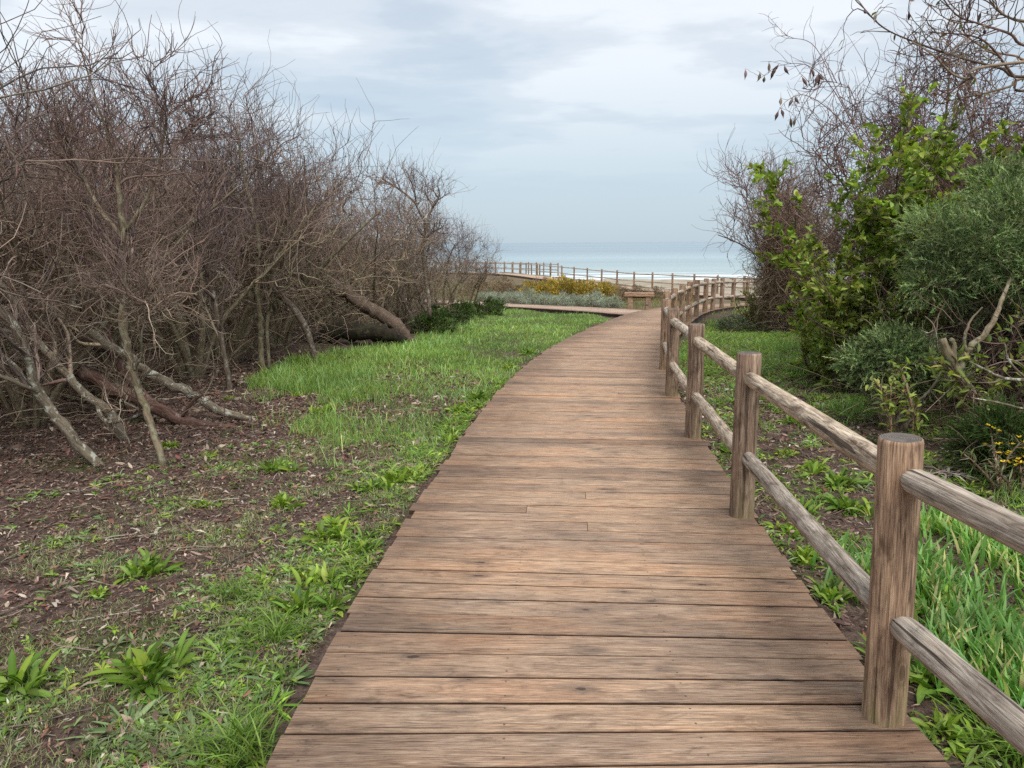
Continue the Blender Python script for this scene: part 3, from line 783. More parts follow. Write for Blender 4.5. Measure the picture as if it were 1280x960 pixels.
stem_tree('leaning_tree', 'tree', 'pale lichen-spotted stem leaning left at the lower left edge of the thicket', 'bark_pale',
    [[(131, 588, .02, .046), (107, 565, 0, .044), (85, 537, -.05, .042), (59, 505, -.1, .040), (44, 482, -.12, .036), (34, 446, -.15, .034), (20, 410, -.2, .032), (-2, 386, -.25, .030), (-60, 330, -.3, .024)],
     [(59, 505, -.1, .026), (38, 486, .05, .024), (18, 458, .15, .024), (-10, 434, .25, .02)],
     [(52, 492, -.1, .018), (20, 478, -.3, .016), (-15, 464, -.4, .014)]], yA, crown=(7, 5, 4, 2.2, .4))
yB = gp(204, 584)[1]
stem_tree('slender_tree', 'tree', 'slim upright olive-brown trunk with a bend halfway, standing in front of the thicket', 'bark_olive',
    [[(206, 590, .02, .032), (190, 533, .1, .030), (178, 501, .2, .030), (166, 466, .25, .030), (158, 430, .3, .032), (152, 398, .35, .036), (158, 375, .4, .033), (160, 339, .45, .031), (158, 303, .5, .031), (150, 255, .5, .024), (143, 200, .5, .014), (122, 130, .5, .008), (100, 60, .4, .004)],
     [(158, 303, .5, .024), (125, 262, .6, .02), (100, 215, .7, .014), (70, 150, .7, .008)],
     [(157, 290, .5, .02), (190, 235, .6, .012), (205, 170, .6, .007), (208, 110, .5, .003)],
     [(166, 466, .25, .012), (178, 440, .2, .010), (172, 400, .1, .008), (185, 372, .1, .005)]], yB, crown=(12, 7, 6, 1.9, .45))
yC = gp(317, 524)[1]
stem_tree('leaning_tree', 'tree', 'long dark stem with white lichen spots slanting down right across the thicket foot', 'bark_pale',
    [[(319, 526, .0, .030), (273, 513, -.1, .044), (245, 497, -.15, .050), (218, 482, -.2, .050), (186, 466, -.25, .050), (158, 446, -.3, .050), (131, 430, -.35, .048), (103, 410, -.4, .046), (75, 396, -.4, .04), (44, 375, -.4, .034), (10, 352, -.4, .026), (-40, 320, -.4, .018)],
     [(97, 406, -.4, .032), (93, 398, -.4, .030), (91, 371, -.4, .028), (81, 335, -.4, .028), (59, 319, -.4, .024), (32, 305, -.4, .018), (10, 270, -.4, .01)],
     [(93, 400, -.4, .022), (112, 372, -.3, .02), (118, 330, -.2, .018), (112, 280, -.2, .012), (120, 210, -.2, .007)]], yC-.1, crown=(10, 6, 5, 2.2, .4))
yD = gp(293, 536)[1]
stem_tree('fallen_tree', 'tree', 'reddish brown trunk lying low over the leaf litter below the lichen-spotted stem', 'bark_red',
    [[(300, 536, .05, .03), (238, 529, 0, .055), (198, 511, 0, .062), (158, 493, .05, .070), (119, 474, .1, .070), (79, 446, .15, .066), (40, 405, .2, .05), (5, 360, .2, .035)],
     [(198, 511, 0, .045), (165, 478, .2, .05), (140, 440, .3, .05), (128, 400, .4, .042), (100, 350, .5, .03)],
     [(226, 524, 0, .02), (243, 500, -.1, .016), (262, 492, -.15, .010), (282, 502, -.2, .006)]], yD, crown=(4, 4, 4, 1.6, .5))
yD2 = gp(160, 560)[1]
stem_tree('leaning_tree', 'tree', 'mottled stem leaning left between the pale stem and the slim upright trunk', 'bark_pale',
    [[(163, 566, .02, .04), (139, 517, .0, .042), (107, 493, .0, .040), (79, 462, .05, .036), (51, 430, .1, .034), (20, 380, .1, .028), (-20, 330, .1, .02)],
     [(120, 503, 0, .02), (135, 528, -.15, .016), (176, 516, -.25, .012), (150, 500, -.3, .008)]], yD2+.25, crown=(6, 5, 4, 1.8, .4))
yE = gp(327, 466)[1]
stem_tree('slender_tree', 'tree', 'pale straight thin trunk left of the curved dark stem at the lawn edge', 'bark_olive',
    [[(327, 470, 0, .045), (326, 430, 0, .040), (325, 398, 0, .040), (322, 359, 0, .038), (325, 319, 0, .034), (318, 270, 0, .028), (305, 220, 0, .02), (296, 160, 0, .012)],
     [(337, 466, .1, .03), (334, 420, .1, .028), (336, 380, .1, .024), (345, 330, .1, .018), (350, 270, .1, .012)],
     [(322, 330, 0, .022), (296, 290, 0, .02), (275, 262, 0, .016), (262, 240, 0, .01)]], yE, crown=(12, 7, 5, 3.0, .4))
yE2 = gp(289, 492)[1]
stem_tree('slender_tree', 'tree', 'thin grey-brown stem standing left of the pale straight trunk', 'bark',
    [[(289, 496, 0, .036), (283, 460, 0, .034), (278, 430, 0, .032), (272, 395, 0, .030), (262, 350, 0, .026), (250, 300, 0, .02), (240, 250, 0, .012)]], yE2+.1, crown=(16, 6, 5, 2.6, .35))
yF = gp(393, 456)[1]
stem_tree('curved_tree', 'tree', 'dark curved stem arching down into the grass left of the arching log', 'bark',
    [[(394, 460, 0, .040), (390, 434, 0, .050), (382, 410, 0, .054), (368, 387, .05, .056), (348, 367, .1, .054), (331, 348, .15, .046), (312, 320, .2, .036), (300, 280, .2, .026), (290, 230, .2, .016)],
     [(348, 367, .1, .02), (352, 340, .1, .018), (375, 300, .1, .014), (390, 260, .1, .008)]], yF, crown=(12, 7, 5, 2.8, .45))
yG = gp(507, 431)[1]
lg = stem_tree('fallen_log', 'log', 'big grey-brown log arching down to the grass on top of the dark hollow log', 'bark_log',
    [[(512, 428, 0, .07), (500, 411, .05, .12), (480, 396, .15, .14), (457, 383, .25, .135), (435, 367, .35, .13), (412, 354, .5, .125), (385, 345, .8, .12), (350, 338, 1.1, .09)],
     [(425, 360, .3, .03), (395, 372, .1, .028), (372, 362, 0, .02), (352, 350, 0, .01)]], yG, sides=14, part='trunk')
lg2 = stem_tree('hollow_log', 'log', 'dark hollow log lying in the grass below the arching log', 'bark_log_dark',
    [[(506, 427, 0, .07), (491, 420, 0, .13), (469, 414, .05, .17), (440, 412, .1, .18), (412, 417, .1, .16), (392, 424, .15, .13), (370, 430, .4, .10), (335, 432, .8, .08)]], yG-.22, sides=14, part='trunk')
ySn = 17.2
stem_tree('dead_snag', 'tree', 'dark twisted leafless snag rising above the right end of the thicket', 'bark',
    [[(538, 396, 0, .046), (533, 350, .2, .042), (528, 312, .1, .038), (533, 280, 0, .034), (539, 262, .1, .029), (549, 244, 0, .022), (547, 232, 0, .012)],
     [(533, 280, 0, .026), (521, 258, .1, .023), (518, 238, 0, .018), (507, 211, 0, .010)], [(522, 256, 0, .026), (506, 242, 0, .022), (489, 230, 0, .018), (478, 224, 0, .012)],
     [(530, 300, 0, .026), (541, 290, 0, .022), (553, 284, 0, .012)], [(541, 258, 0, .018), (534, 246, 0, .014), (530, 236, 0, .006)]], ySn, crown=(8, 5, 3, 1.5, .35))
yK = gp(519, 412)[1]
stem_tree('leaning_tree', 'tree', 'dark leaning stem right of the arching log', 'bark',
    [[(521, 414, 0, .045), (512, 392, 0, .04), (500, 366, 0, .04), (487, 335, 0, .032), (478, 300, 0, .022), (470, 260, 0, .012)],
     [(545, 402, .3, .04), (530, 385, .3, .035), (522, 360, .3, .03), (510, 330, .3, .02)]], yK, crown=(10, 6, 4, 2.6, .35))

# dead twigs and brushwood that fill the foot of the thicket
def brush(n, line, depth, hgt, cols, name, label=None, Lr=(.4, 1.3), rad=(.0025, .007), bend=.24, up=.03):
    a = Acc(); L = np.array(line, float); s = np.concatenate([[0], np.cumsum(np.linalg.norm(np.diff(L[:, :2], axis=0), axis=1))])
    q = rng.uniform(0, s[-1], n); x = np.interp(q, s, L[:, 0]); y = np.interp(q, s, L[:, 1])
    dep = depth*rng.random(n)**1.3; x = x+np.sign(depth)*np.abs(dep)*(1 if True else 1); y = y+rng.normal(size=n)*.2
    z = zg(x, y)+hgt*rng.random(n)**1.5
    D = rng.normal(size=(n, 3))*[1, 1, .55]+[0, 0, .25]
    P = walk(np.stack([x, y, z], 1), D, rng.uniform(*Lr, n), 8, bend, up)
    P[:, :, 2] = np.maximum(P[:, :, 2], zg(P[:, :, 0], P[:, :, 1])+.01)
    r = rng.uniform(*rad, n)[:, None]*np.linspace(1, .35, 8)[None]
    tubes(a, P, r, 3, mixcol(n, cols)); o = a.build(name, M['twig'])
    return tag(o, label, None, None, 'stuff')
EDGE_L = [(-5.2, 4.2), (-4.7, 5.8), (-4.3, 7.2), (-4.2, 8.6), (-4.1, 9.8), (-4.0, 11.2), (-3.9, 13.2), (-3.2, 15.2), (-2.6, 17.2), (-2.3, 19.5), (-1.9, 22), (-1.3, 25)]
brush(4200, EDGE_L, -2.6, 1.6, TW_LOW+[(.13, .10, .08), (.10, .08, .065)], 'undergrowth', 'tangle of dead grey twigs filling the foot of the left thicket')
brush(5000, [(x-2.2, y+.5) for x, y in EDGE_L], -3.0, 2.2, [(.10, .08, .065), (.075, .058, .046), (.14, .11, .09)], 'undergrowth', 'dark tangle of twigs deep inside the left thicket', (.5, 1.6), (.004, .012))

# ------------------------------------------------------------------ leafy plants
GREEN = [(.13, .225, .03), (.17, .28, .045), (.10, .18, .025), (.23, .34, .07)]
LIME = [(.27, .38, .05), (.21, .33, .04), (.34, .44, .08), (.15, .25, .03)]
DKGREEN = [(.035, .07, .02), (.05, .09, .025), (.028, .055, .018)]
def rosette(a, c, n, L, W, cols, elev=(.2, 1.2), droop=.3, rnd=.02):
    az = rng.uniform(0, 6.283, n); el = rng.uniform(*elev, n)
    D = np.stack([np.cos(az)*np.cos(el), np.sin(az)*np.cos(el), np.sin(el)], 1)
    S = np.array(c)+np.stack([np.cos(az), np.sin(az), 0*az], 1)*rng.uniform(0, rnd, n)[:, None]
    strap(a, S, D, L*rng.uniform(.5, 1.15, n), W*rng.uniform(.7, 1.2, n), mixcol(n, cols), droop*rng.uniform(.5, 1.4, n), shape='spoon')
def weed_mesh(kind, seed):
    global rng
    keep = rng; rng = np.random.default_rng(seed); a = Acc(); n = rng.integers(4, 8)
    for k in range(n):
        c = np.array([*(rng.normal(size=2)*.045), 0.])
        if kind == 'broad': rosette(a, c, 15, .13, .024, GREEN+LIME[:1], (.35, 1.4), .75)
        elif kind == 'lime': rosette(a, c, 17, .095, .021, LIME, (.25, 1.4), .8)
        elif kind == 'flat': rosette(a, c*.6, 12, .11, .013, [(.16, .23, .09), (.21, .28, .13), (.13, .19, .07)], (.0, .45), .12)
        else:
            m = 26; az = rng.uniform(0, 6.283, m); el = rng.uniform(.5, 1.4, m); D = np.stack([np.cos(az)*np.cos(el), np.sin(az)*np.cos(el), np.sin(el)], 1)
            blades(a, np.tile(c, (m, 1))+rng.normal(size=(m, 3))*[.02, .02, 0], D, rng.uniform(.1, .24, m), .005, mixcol(m, GREEN), rng.uniform(.4, 1.1, m), 4)
    rng = keep
    return a.mesh('weed', M['leaf'])
WM = {k: [weed_mesh(k, 100+i+j*10) for i in range(4)] for j, k in enumerate(('broad', 'lime', 'flat', 'tuft'))}
def weed(px, py, kind, s, label, cat='weed', group='weeds beside the boardwalk'):
    x, y, z = gp(px, py); o = link({'broad': 'broadleaf_weed', 'lime': 'lime_weed', 'flat': 'rosette_weed', 'tuft': 'grass_tuft'}[kind], random.choice(WM[kind]))
    o.location = (x, y, z-.01); o.rotation_euler = (0, 0, random.uniform(0, 6.28)); o.scale = (s, s, s*random.uniform(.9, 1.1))
    return tag(o, label, cat, group)
for w_ in [
    (200, 845, 'broad', 1.35, 'large upright clump of dark green leaves in the leaf litter, lower left'),
    (185, 715, 'broad', 1.1, 'leafy clump with twin heads in the brown litter left of centre ground'),
    (415, 668, 'lime', 1.5, 'large bright green clump just left of the boardwalk edge where it narrows'),
    (398, 730, 'lime', 1.25, 'lime clump below the large bright clump beside the boardwalk edge'),
    (385, 765, 'broad', 1.1, 'leafy clump touching the boardwalk edge below the two lime clumps'),
    (460, 690, 'broad', .7, 'small clump leaning over the edge of the planks beside the large bright clump'),
    (497, 607, 'lime', 1.3, 'wide lime clump hugging the boardwalk edge above the narrow strip of litter'),
    (455, 615, 'broad', .9, 'darker clump left of the wide lime clump at the boardwalk edge'),
    (358, 632, 'lime', 1.0, 'bright clump alone on the litter left of the large bright clump'),
    (355, 588, 'broad', 1.1, 'clump at the lower corner of the lawn where the litter starts'),
    (120, 712, 'flat', 1.1, 'pale flat rosette left of the twin-headed leafy clump'),
    (128, 742, 'lime', .6, 'tiny lime weed below the pale flat rosette'),
    (78, 738, 'flat', .8, 'small pale rosette at the left on the litter'),
    (325, 730, 'lime', .65, 'small lime weed between the twin-headed clump and the boardwalk'),
    (290, 745, 'tuft', .8, 'thin grass tuft beside the small lime weed'),
    (340, 800, 'tuft', 1.1, 'grass tuft halfway between the dark clump and the boardwalk'),
    (15, 860, 'broad', 1.2, 'broad leafy clump cut by the left border of the photo'),
    (30, 900, 'flat', 1.0, 'pale rosette under the clump at the left border'),
    (345, 860, 'flat', 1.2, 'pale spiky rosette beside the lower boardwalk edge'),
    (265, 845, 'flat', 1.1, 'pale rosette right of the large dark clump'),
    (160, 910, 'flat', 1.3, 'spreading pale rosette in the lower left corner area'),
    (245, 925, 'flat', 1.2, 'pale rosette near the bottom border left of the planks'),
    (300, 945, 'tuft', 1.2, 'grass tuft at the bottom border beside the first planks'),
    (380, 800, 'flat', .9, 'small pale leaf cluster against the plank edge'),
    (255, 632, 'lime', .7, 'small weed on bare litter below the end of the lichen-spotted stem'),
    (262, 572, 'lime', .7, 'small yellow-green weed right of the foot of the slim upright trunk'),
    (212, 560, 'lime', .75, 'small bright weed at the foot of the slim upright trunk'),
    (97, 600, 'flat', .6, 'tiny pale weed at the foot of the leaning lichen stem'),
    (310, 600, 'flat', .7, 'flat pale weed on the litter left of the lawn corner'),
    (400, 517, 'lime', 1.2, 'lime clump at the left edge of the lawn below the curved stem'),
    (437, 500, 'lime', 1.1, 'yellow-green clump in the brown gap of the lawn'),
    (375, 495, 'lime', .8, 'small lime clump in front of the pale straight trunk'),
    (285, 500, 'lime', .8, 'small yellow weed at the foot of the thin grey-brown stem'),
    (575, 517, 'lime', 1.4, 'bright clump beside the boardwalk edge at mid lawn'),
    (556, 553, 'lime', 1.2, 'lime clump at the boardwalk edge below the mid-lawn clump'),
    (600, 500, 'broad', 1.2, 'clump at the plank edge above the mid-lawn clump'),
    (640, 462, 'lime', 1.3, 'yellow-green clump at the boardwalk edge of the upper lawn'),
    (660, 443, 'broad', 1.3, 'leafy clump on the upper lawn next to the planks'),
    (1012, 702, 'lime', .9, 'small leafy weed poking over the right plank edge below the second post'),
    (1035, 745, 'broad', .9, 'leafy weed at the right plank edge left of the nearest post'),
    (985, 665, 'lime', 1.0, 'lime clump at the foot of the second post'),
    (1000, 640, 'broad', 1.0, 'leafy clump behind the foot of the second post'),
    (1010, 590, 'lime', 1.3, 'bright broad clump on the litter between the first two posts'),
    (1050, 605, 'broad', 1.2, 'broad dark clump right of the bright one between the first two posts'),
    (985, 570, 'lime', .9, 'small weed on the litter strip beyond the second post'),
    (1065, 640, 'broad', 1.2, 'leafy clump just left of the top half of the nearest post'),
    (1000, 530, 'broad', 1.2, 'green clump below the shrubs beyond the upper rail'),
    (1030, 500, 'lime', 1.1, 'lime clump at the foot of the leafy shrub'),
    (905, 565, 'broad', .8, 'weed at the plank edge below the third post'),
    (897, 520, 'lime', 1.0, 'lime weed behind the third post'),
    (880, 470, 'broad', 1.2, 'weed clump behind the fourth post'),
    (1170, 760, 'broad', 1.2, 'broadleaf clump behind the lower rail right of the nearest post'),
    (1150, 850, 'broad', 1.3, 'leafy clump at the foot of the nearest post'),
    (1215, 880, 'broad', 1.4, 'leafy clump under the lower rail at the right'),
    (1190, 930, 'lime', 1.1, 'lime leaves beside the last planks at the bottom right'),
    (1265, 810, 'broad', 1.4, 'broad clump at the right border above the lower rail'),
    (1260, 945, 'tuft', 1.4, 'grass tuft in the bottom right corner'),
]: weed(*w_)

# ------------------------------------------------------------------ grass, litter and ground cover
def pline(pxs): return [gp(*p)[:2] for p in pxs]
def grass(name, label, poly, n, hgt, cols, wid=.0045, lean=.45, curve=(.3, 1.), mask=None, seg=3, dist=True):
    poly = np.array(poly); x, y = scatter(int(n*2.2), (poly[:, 0].min(), poly[:, 0].max()), (poly[:, 1].min(), poly[:, 1].max()))
    keep = inpoly(x+.8*(vnoise(x, y, 1.1, 4)-.5)+.5*(vnoise(x, y, 4.5, 6)-.5)+.25*rng.normal(size=len(x))*(rng.random(len(x)) < .35), y+1.3*(vnoise(x, y, .8, 5)-.5)+.7*(vnoise(x, y, 3.7, 7)-.5), poly) & ~onpath(x, y, .01)
    if mask is not None: keep &= rng.random(len(x)) < mask(x, y)
    if dist: keep &= rng.random(len(x)) < np.clip(9/np.maximum(y, 1), .3, 1)
    x, y = x[keep][:n], y[keep][:n]; m = len(x)
    az = rng.uniform(0, 6.283, m); l = lean*rng.random(m); D = np.stack([np.cos(az)*l, np.sin(az)*l, np.ones(m)], 1)
    hv = hgt(x, y) if callable(hgt) else hgt
    H = hv*rng.uniform(.45, 1.2, m)*(.6+.8*vnoise(x, y, 2.2, 8))
    W = wid*np.clip(y/6, 1, 2.6)*rng.uniform(.7, 1.3, m)
    c = mixcol(m, cols)*(.75+.5*vnoise(x, y, .9, 3))[:, None]
    yl = vnoise(x, y, .55, 12)[:, None]; c = c+yl**2*np.array([.04, .035, 0])
    a = Acc(); blades(a, np.stack([x, y, zg(x, y)-.01], 1), D, H, W, c, rng.uniform(*curve, m), seg)
    o = a.build(name, M['grass']); return tag(o, label, None, None, 'stuff')
LAWN = pline([(322, 478), (345, 462), (400, 443), (520, 427), (548, 408), (600, 392), (632, 386), (765, 393)])+[(1.3, 15.3), (.4, 12), (-.1, 9.2), (-.45, 6.6)]+pline([(545, 583), (480, 585), (440, 572), (385, 548), (420, 520), (440, 505), (400, 492), (340, 500)])
LG = [(.14, .26, .07), (.19, .31, .08), (.11, .21, .08), (.28, .39, .14), (.23, .30, .06), (.14, .27, .07)]
grass('grass', 'bright green lawn grass between the thicket and the boardwalk', LAWN, 150000, lambda x, y: .07+.11*np.clip((-x-.6)/2.2, 0, 1), LG, .0045,
      mask=lambda x, y: np.clip(.25+1.3*vnoise(x, y, 1.5, 21), .1, 1)*np.where(np.hypot(x+1.7, (y-8.2)*.7) < .33, .15, 1))
NEARL = [(-3.2, 1.4), (-.8, 1.4), (-.78, 3.4), (-.62, 5), (-.42, 7), (-1.5, 7.2), (-2.4, 6.0), (-2.6, 4.4), (-3.4, 3.2)]
grass('ground_cover', 'sparse pale green grass and low herbs on the litter beside the planks', NEARL, 60000, .055, [(.22, .29, .13), (.27, .34, .17), (.16, .23, .08), (.34, .33, .21)], .0026, 1.6, (.2, 1.0),
      mask=lambda x, y: np.clip((vnoise(x, y, 2.6, 31)*.6+vnoise(x, y, 7, 32)*.5-.38+.26*np.clip((3.4-y)/1.5, 0, 1)+.25*np.clip((x+1.6), 0, .8))*3.2, 0, 1), dist=False)
grass('grass', 'taller tufts standing in the lawn and along its thicket side', LAWN, 26000, lambda x, y: .15+.12*np.clip((-x-.4)/2, 0, 1), [(.20, .34, .12), (.26, .40, .18), (.14, .26, .10), (.34, .42, .14)], .0055, .55, (.3, 1.1),
      mask=lambda x, y: np.clip((vnoise(x, y, 6., 81)-.58)*6+.5*np.clip((-x-1.6), 0, .6), .0, 1), seg=4)
R_IRIS = [(1.62, 1.9), (3.8, 1.9), (4.2, 4.2), (2.7, 4.7), (1.95, 4.1), (1.60, 3.0)]
grass('strap_leaf_grass', 'dense strap-leaved bright green grass behind the fence at the right', R_IRIS, 17000, .19, [(.11, .24, .055), (.15, .30, .075), (.09, .19, .045), (.22, .38, .14), (.38, .37, .16)], .017, .6, (.15, .8),
      mask=lambda x, y: np.clip((vnoise(x, y, 2.0, 41)-.22)*3, .06, 1)*np.clip((x-1.62)*2.2, .12, 1), seg=4, dist=False)
R_MID = [(1.7, 2.3), (2.6, 4.2), (4.6, 5.4), (6.5, 7), (6.5, 11), (6.2, 18.5), (5.2, 19.4), (4.2, 17), (3.2, 14), (2.6, 11.8), (2.15, 9.8), (1.75, 6.5), (1.5, 4)]
grass('grass', 'patchy green grass on the bank between the fence and the right-hand shrubs', R_MID, 70000, .13, LG, .005,
      mask=lambda x, y: np.clip((vnoise(x, y, 1.3, 51)*.7+vnoise(x, y, 4, 52)*.4-.60+.10*np.clip((y-9)/3, 0, 1))*4, 0, 1))
def litter(name, label, poly, n, mask=None):
    poly = np.array(poly); x, y = scatter(int(n*2.5), (poly[:, 0].min(), poly[:, 0].max()), (poly[:, 1].min(), poly[:, 1].max()))
    keep = inpoly(x, y, poly) & ~onpath(x, y, .0) & (rng.random(len(x)) < np.clip(5/np.maximum(y, 1), .25, 1))
    x, y = x[keep][:n], y[keep][:n]; m = len(x)
    az = rng.uniform(0, 6.283, m); d = np.stack([np.cos(az), np.sin(az), rng.normal(size=m)*.28], 1); d = nrm(d)
    L = rng.gamma(3, .009, m)*np.clip(y/5, 1, 2); W = L*rng.uniform(.1, .38, m)
    s = nrm(np.cross(d, np.array([0, 0, 1.])+.6*rng.normal(size=(m, 3)))); nn = np.cross(s, d)
    c = np.stack([x, y, zg(x, y)+rng.uniform(.002, .016, m)], 1); k = (rng.normal(size=m)*.18)[:, None]*L[:, None]
    V = np.stack([c-d*L[:, None]*.5, c-s*W[:, None]*.5+nn*k, c+s*W[:, None]*.5+nn*k, c+d*L[:, None]*.5], 1)
    V[:, 0] += 0; V = np.stack([V[:, 0]+s*W[:, None]*.2, V[:, 0]-s*W[:, None]*.2, V[:, 1], V[:, 2], V[:, 3]], 1)
    b = np.arange(m)[:, None]*5
    Q = (b+np.array([[0, 1, 2, 3]])); T = b+np.array([[3, 2, 4]])
    cc = mixcol(m, [(.16, .10, .08), (.25, .165, .13), (.36, .28, .22), (.08, .055, .045), (.52, .44, .36), (.22, .10, .075)], w=[.30, .25, .13, .18, .05, .09])
    a = Acc(); a.add(V.reshape(-1, 3), quads=Q, tris=T, col=np.repeat(cc, 5, axis=0))
    # twigs lying about
    q = m//120; i = rng.choice(m, q); az = rng.uniform(0, 6.283, q)
    P = walk(np.stack([x[i], y[i], zg(x[i], y[i])+.008], 1), np.stack([np.cos(az), np.sin(az), 0*az], 1), rng.uniform(.06, .4, q), 6, .12, 0)
    P[:, :, 2] = zg(P[:, :, 0], P[:, :, 1])+rng.uniform(.004, .02, (q, 6))
    tubes(a, P, rng.uniform(.0012, .004, q)[:, None], 4, mixcol(q, TW_LOW+[(.12, .09, .07)]))
    o = a.build(name, M['dry'], smooth=False); return tag(o, label, None, None, 'stuff')
litter('leaf_litter', 'brown leaf and bark litter under the left thicket', [(-6, 1.2), (-.72, 1.2), (-.7, 4), (-.4, 7.5), (0, 10), (-3, 14), (-5, 12), (-6.5, 7)], 125000)
litter('leaf_litter', 'brown leaf litter on the bank right of the fence', [(1.2, 1.2), (3.2, 1.2), (5.2, 5), (7.2, 9), (7, 15), (4, 15.5), (2.4, 11.5), (1.4, 5)], 60000)

# tiny herbs in the litter
def herbs(name, label, poly, n, cols, mask=None, L=.035):
    poly = np.array(poly); x, y = scatter(n*3, (poly[:, 0].min(), poly[:, 0].max()), (poly[:, 1].min(), poly[:, 1].max()))
    k = inpoly(x, y, poly) & ~onpath(x, y, .02)
    if mask is not None: k &= rng.random(len(x)) < mask(x, y)
    x, y = x[k][:n], y[k][:n]; m = len(x); q = 8; az = rng.uniform(0, 6.28, (m, q)); el = rng.uniform(0, .8, (m, q))
    D = np.stack([np.cos(az)*np.cos(el), np.sin(az)*np.cos(el), np.sin(el)], -1).reshape(-1, 3); S = np.repeat(np.stack([x, y, zg(x, y)+.004], 1), q, axis=0)
    s = np.repeat(rng.uniform(.5, 1.7, m), q); c = np.repeat(mixcol(m, cols), q, axis=0)*rng.uniform(.8, 1.2, (m*q, 1))
    a = Acc(); strap(a, S, D, L*s*rng.uniform(.6, 1.2, m*q), .009*s, c, .4, K=4, shape='spoon'); return tag(a.build(name, M['leaf']), label, None, None, 'stuff')
PALE = [(.22, .30, .12), (.28, .35, .17), (.17, .25, .08), (.2, .33, .07)]
herbs('ground_cover', 'tiny pale green herbs scattered over the litter left of the planks', [(-4.2, 1.4), (-.8, 1.4), (-.78, 3.4), (-.62, 5), (-.42, 7), (-1.5, 7.2), (-2.6, 6.6), (-3.6, 5.0), (-4.2, 4.0)], 4600, PALE+PALE+LIME,
      mask=lambda x, y: np.clip(vnoise(x, y, 2.6, 31)*1.6-.92+.75*np.clip(x+1.9, 0, .9)+.35*np.clip((3.4-y), 0, 1), .04, 1))
herbs('ground_cover', 'small green herbs scattered over the bank right of the fence', [(1.4, 1.8), (3.2, 1.8), (4.6, 5.5), (6, 9), (5, 14), (3, 13), (1.6, 6)], 5200, PALE+LIME+GREEN,
      mask=lambda x, y: np.clip(vnoise(x, y, 2.0, 61)*1.7-.5, .05, 1), L=.055)
herbs('ground_cover', 'rough weeds between the fence and the right-hand shrubs at mid distance', [(2.3, 8.5), (4.2, 8), (6, 11), (7, 16), (7.4, 20), (5.4, 20), (4.2, 17), (3.2, 14), (2.5, 11)], 5200, LIME+GREEN+PALE+[(.30, .22, .12)],
      mask=lambda x, y: np.clip(vnoise(x, y, 1.6, 91)*2.2-.6, .05, 1), L=.13)
herbs('ground_cover', 'band of leafy herbs along the left edge of the planks', [(-.80, 1.9), (-.78, 3.4), (-.62, 5), (-.42, 7), (0.05, 10.5), (-.3, 10.5), (-.75, 7.2), (-1.1, 4.8), (-1.3, 3), (-1.2, 1.9)], 1900, LIME+GREEN,
      mask=lambda x, y: np.clip(vnoise(x, y, 2.4, 71)*2-.6, .03, 1), L=.075)

# ------------------------------------------------------------------ shrubs and trees on the right
PURP = [(.17, .105, .115), (.135, .085, .095), (.22, .15, .155), (.11, .075, .08)]
DKTW = [(.16, .115, .09), (.11, .08, .06), (.22, .165, .13), (.30, .24, .185)]
x1, y1, _ = gp(984, 418)
vb = make_bare(31, 4.2, 17, .20, dens=1., top=PURP, low=DKTW, bark='bark', name='vine_clad_shrub', cat='shrub', n=(8, 5, 3), curl=.28, lo=.15, up=.16, thin=1.7, l1=.24, l2=.17, r0=.05,
               label='tall dark shrub wrapped in dry vines, first on the right beside the fence curve')
place(vb, x1+.12, y1+.4, .4, 1.0, 1.02)
def column_tangle(root, r_of_z, n, H, cols, Lr=(.3, .9), leafc=None, nleaf=0, name='vine', seed=1, wob=.3):
    """stems wound round and hanging over a crown"""
    global rng
    keep = rng; rng = np.random.default_rng(seed); a = Acc()
    az = rng.uniform(0, 6.283, n); top = H*(.80+.13*np.sin(az*2+1)+.1*np.sin(az*5)+.10*rng.normal(size=n)); z = top*rng.random(n)**.75; r = np.array([r_of_z(q) for q in z])*rng.uniform(.35, 1.08, n)*(1+.12*np.sin(az*3+z*2.2))*(1-.35*(z/top)**6)
    S = np.stack([r*np.cos(az), r*np.sin(az), z], 1); T = np.stack([-np.sin(az), np.cos(az), rng.normal(size=n)*.9], 1)*np.where(rng.random(n) < .5, 1, -1)[:, None]+rng.normal(size=(n, 3))*wob
    P = walk(S, T, rng.uniform(*Lr, n), 8, .28, -.04); tubes(a, P, rng.uniform(.0025, .0065, n)[:, None]*np.linspace(1, .4, 8)[None], 3, mixcol(n, cols)); a.build(name, M['twig'], root)
    if nleaf:
        b = Acc(); Q, TT, _, _ = sample_on(P, max(1, nleaf//n+1), 0, 1); k = rng.choice(len(Q), nleaf); D = around(TT[k], 1.1)
        leaves(b, Q[k], D, rng.uniform(.02, .06, nleaf), rng.uniform(.01, .025, nleaf), mixcol(nleaf, leafc)); b.build('foliage', M['leaf'], root)
    rng = keep
column_tangle(vb, lambda z: .50+.17*z if z < 2.0 else .86, 6500, 3.4, DKTW+[(.34, .27, .21), (.42, .35, .28)], leafc=[(.12, .17, .04), (.2, .22, .07), (.09, .12, .03), (.25, .2, .1)], nleaf=2600, seed=5)
pt = make_bare(32, 4.9, 18, .23, dens=1., top=PURP, low=DKTW, bark='bark', name='bare_tree', cat='tree', n=(10, 6, 3), curl=.33, lo=.38, up=.10, r0=.045, l3=.12, l1=.2, l2=.14, thin=1.6,
               label='tall bare purplish tree with a round twiggy crown and hanging seed pods')
X2, Y2 = 6.15, 11.2
place(pt, X2, Y2, 1.0, 1.0, 1.0)
p2 = make_bare(33, 3.4, 10, .20, dens=1.2, top=PURP, low=DKTW, bark='bark', name='bare_tree', cat='tree', n=(12, 8, 5), curl=.3, lo=.4, up=.1, l1=.24, l2=.16,
               label='dense bare twiggy tree between the tall purplish tree and the dark evergreen')
place(p2, 6.7, 11.6, .3, 1.0, 1.0)
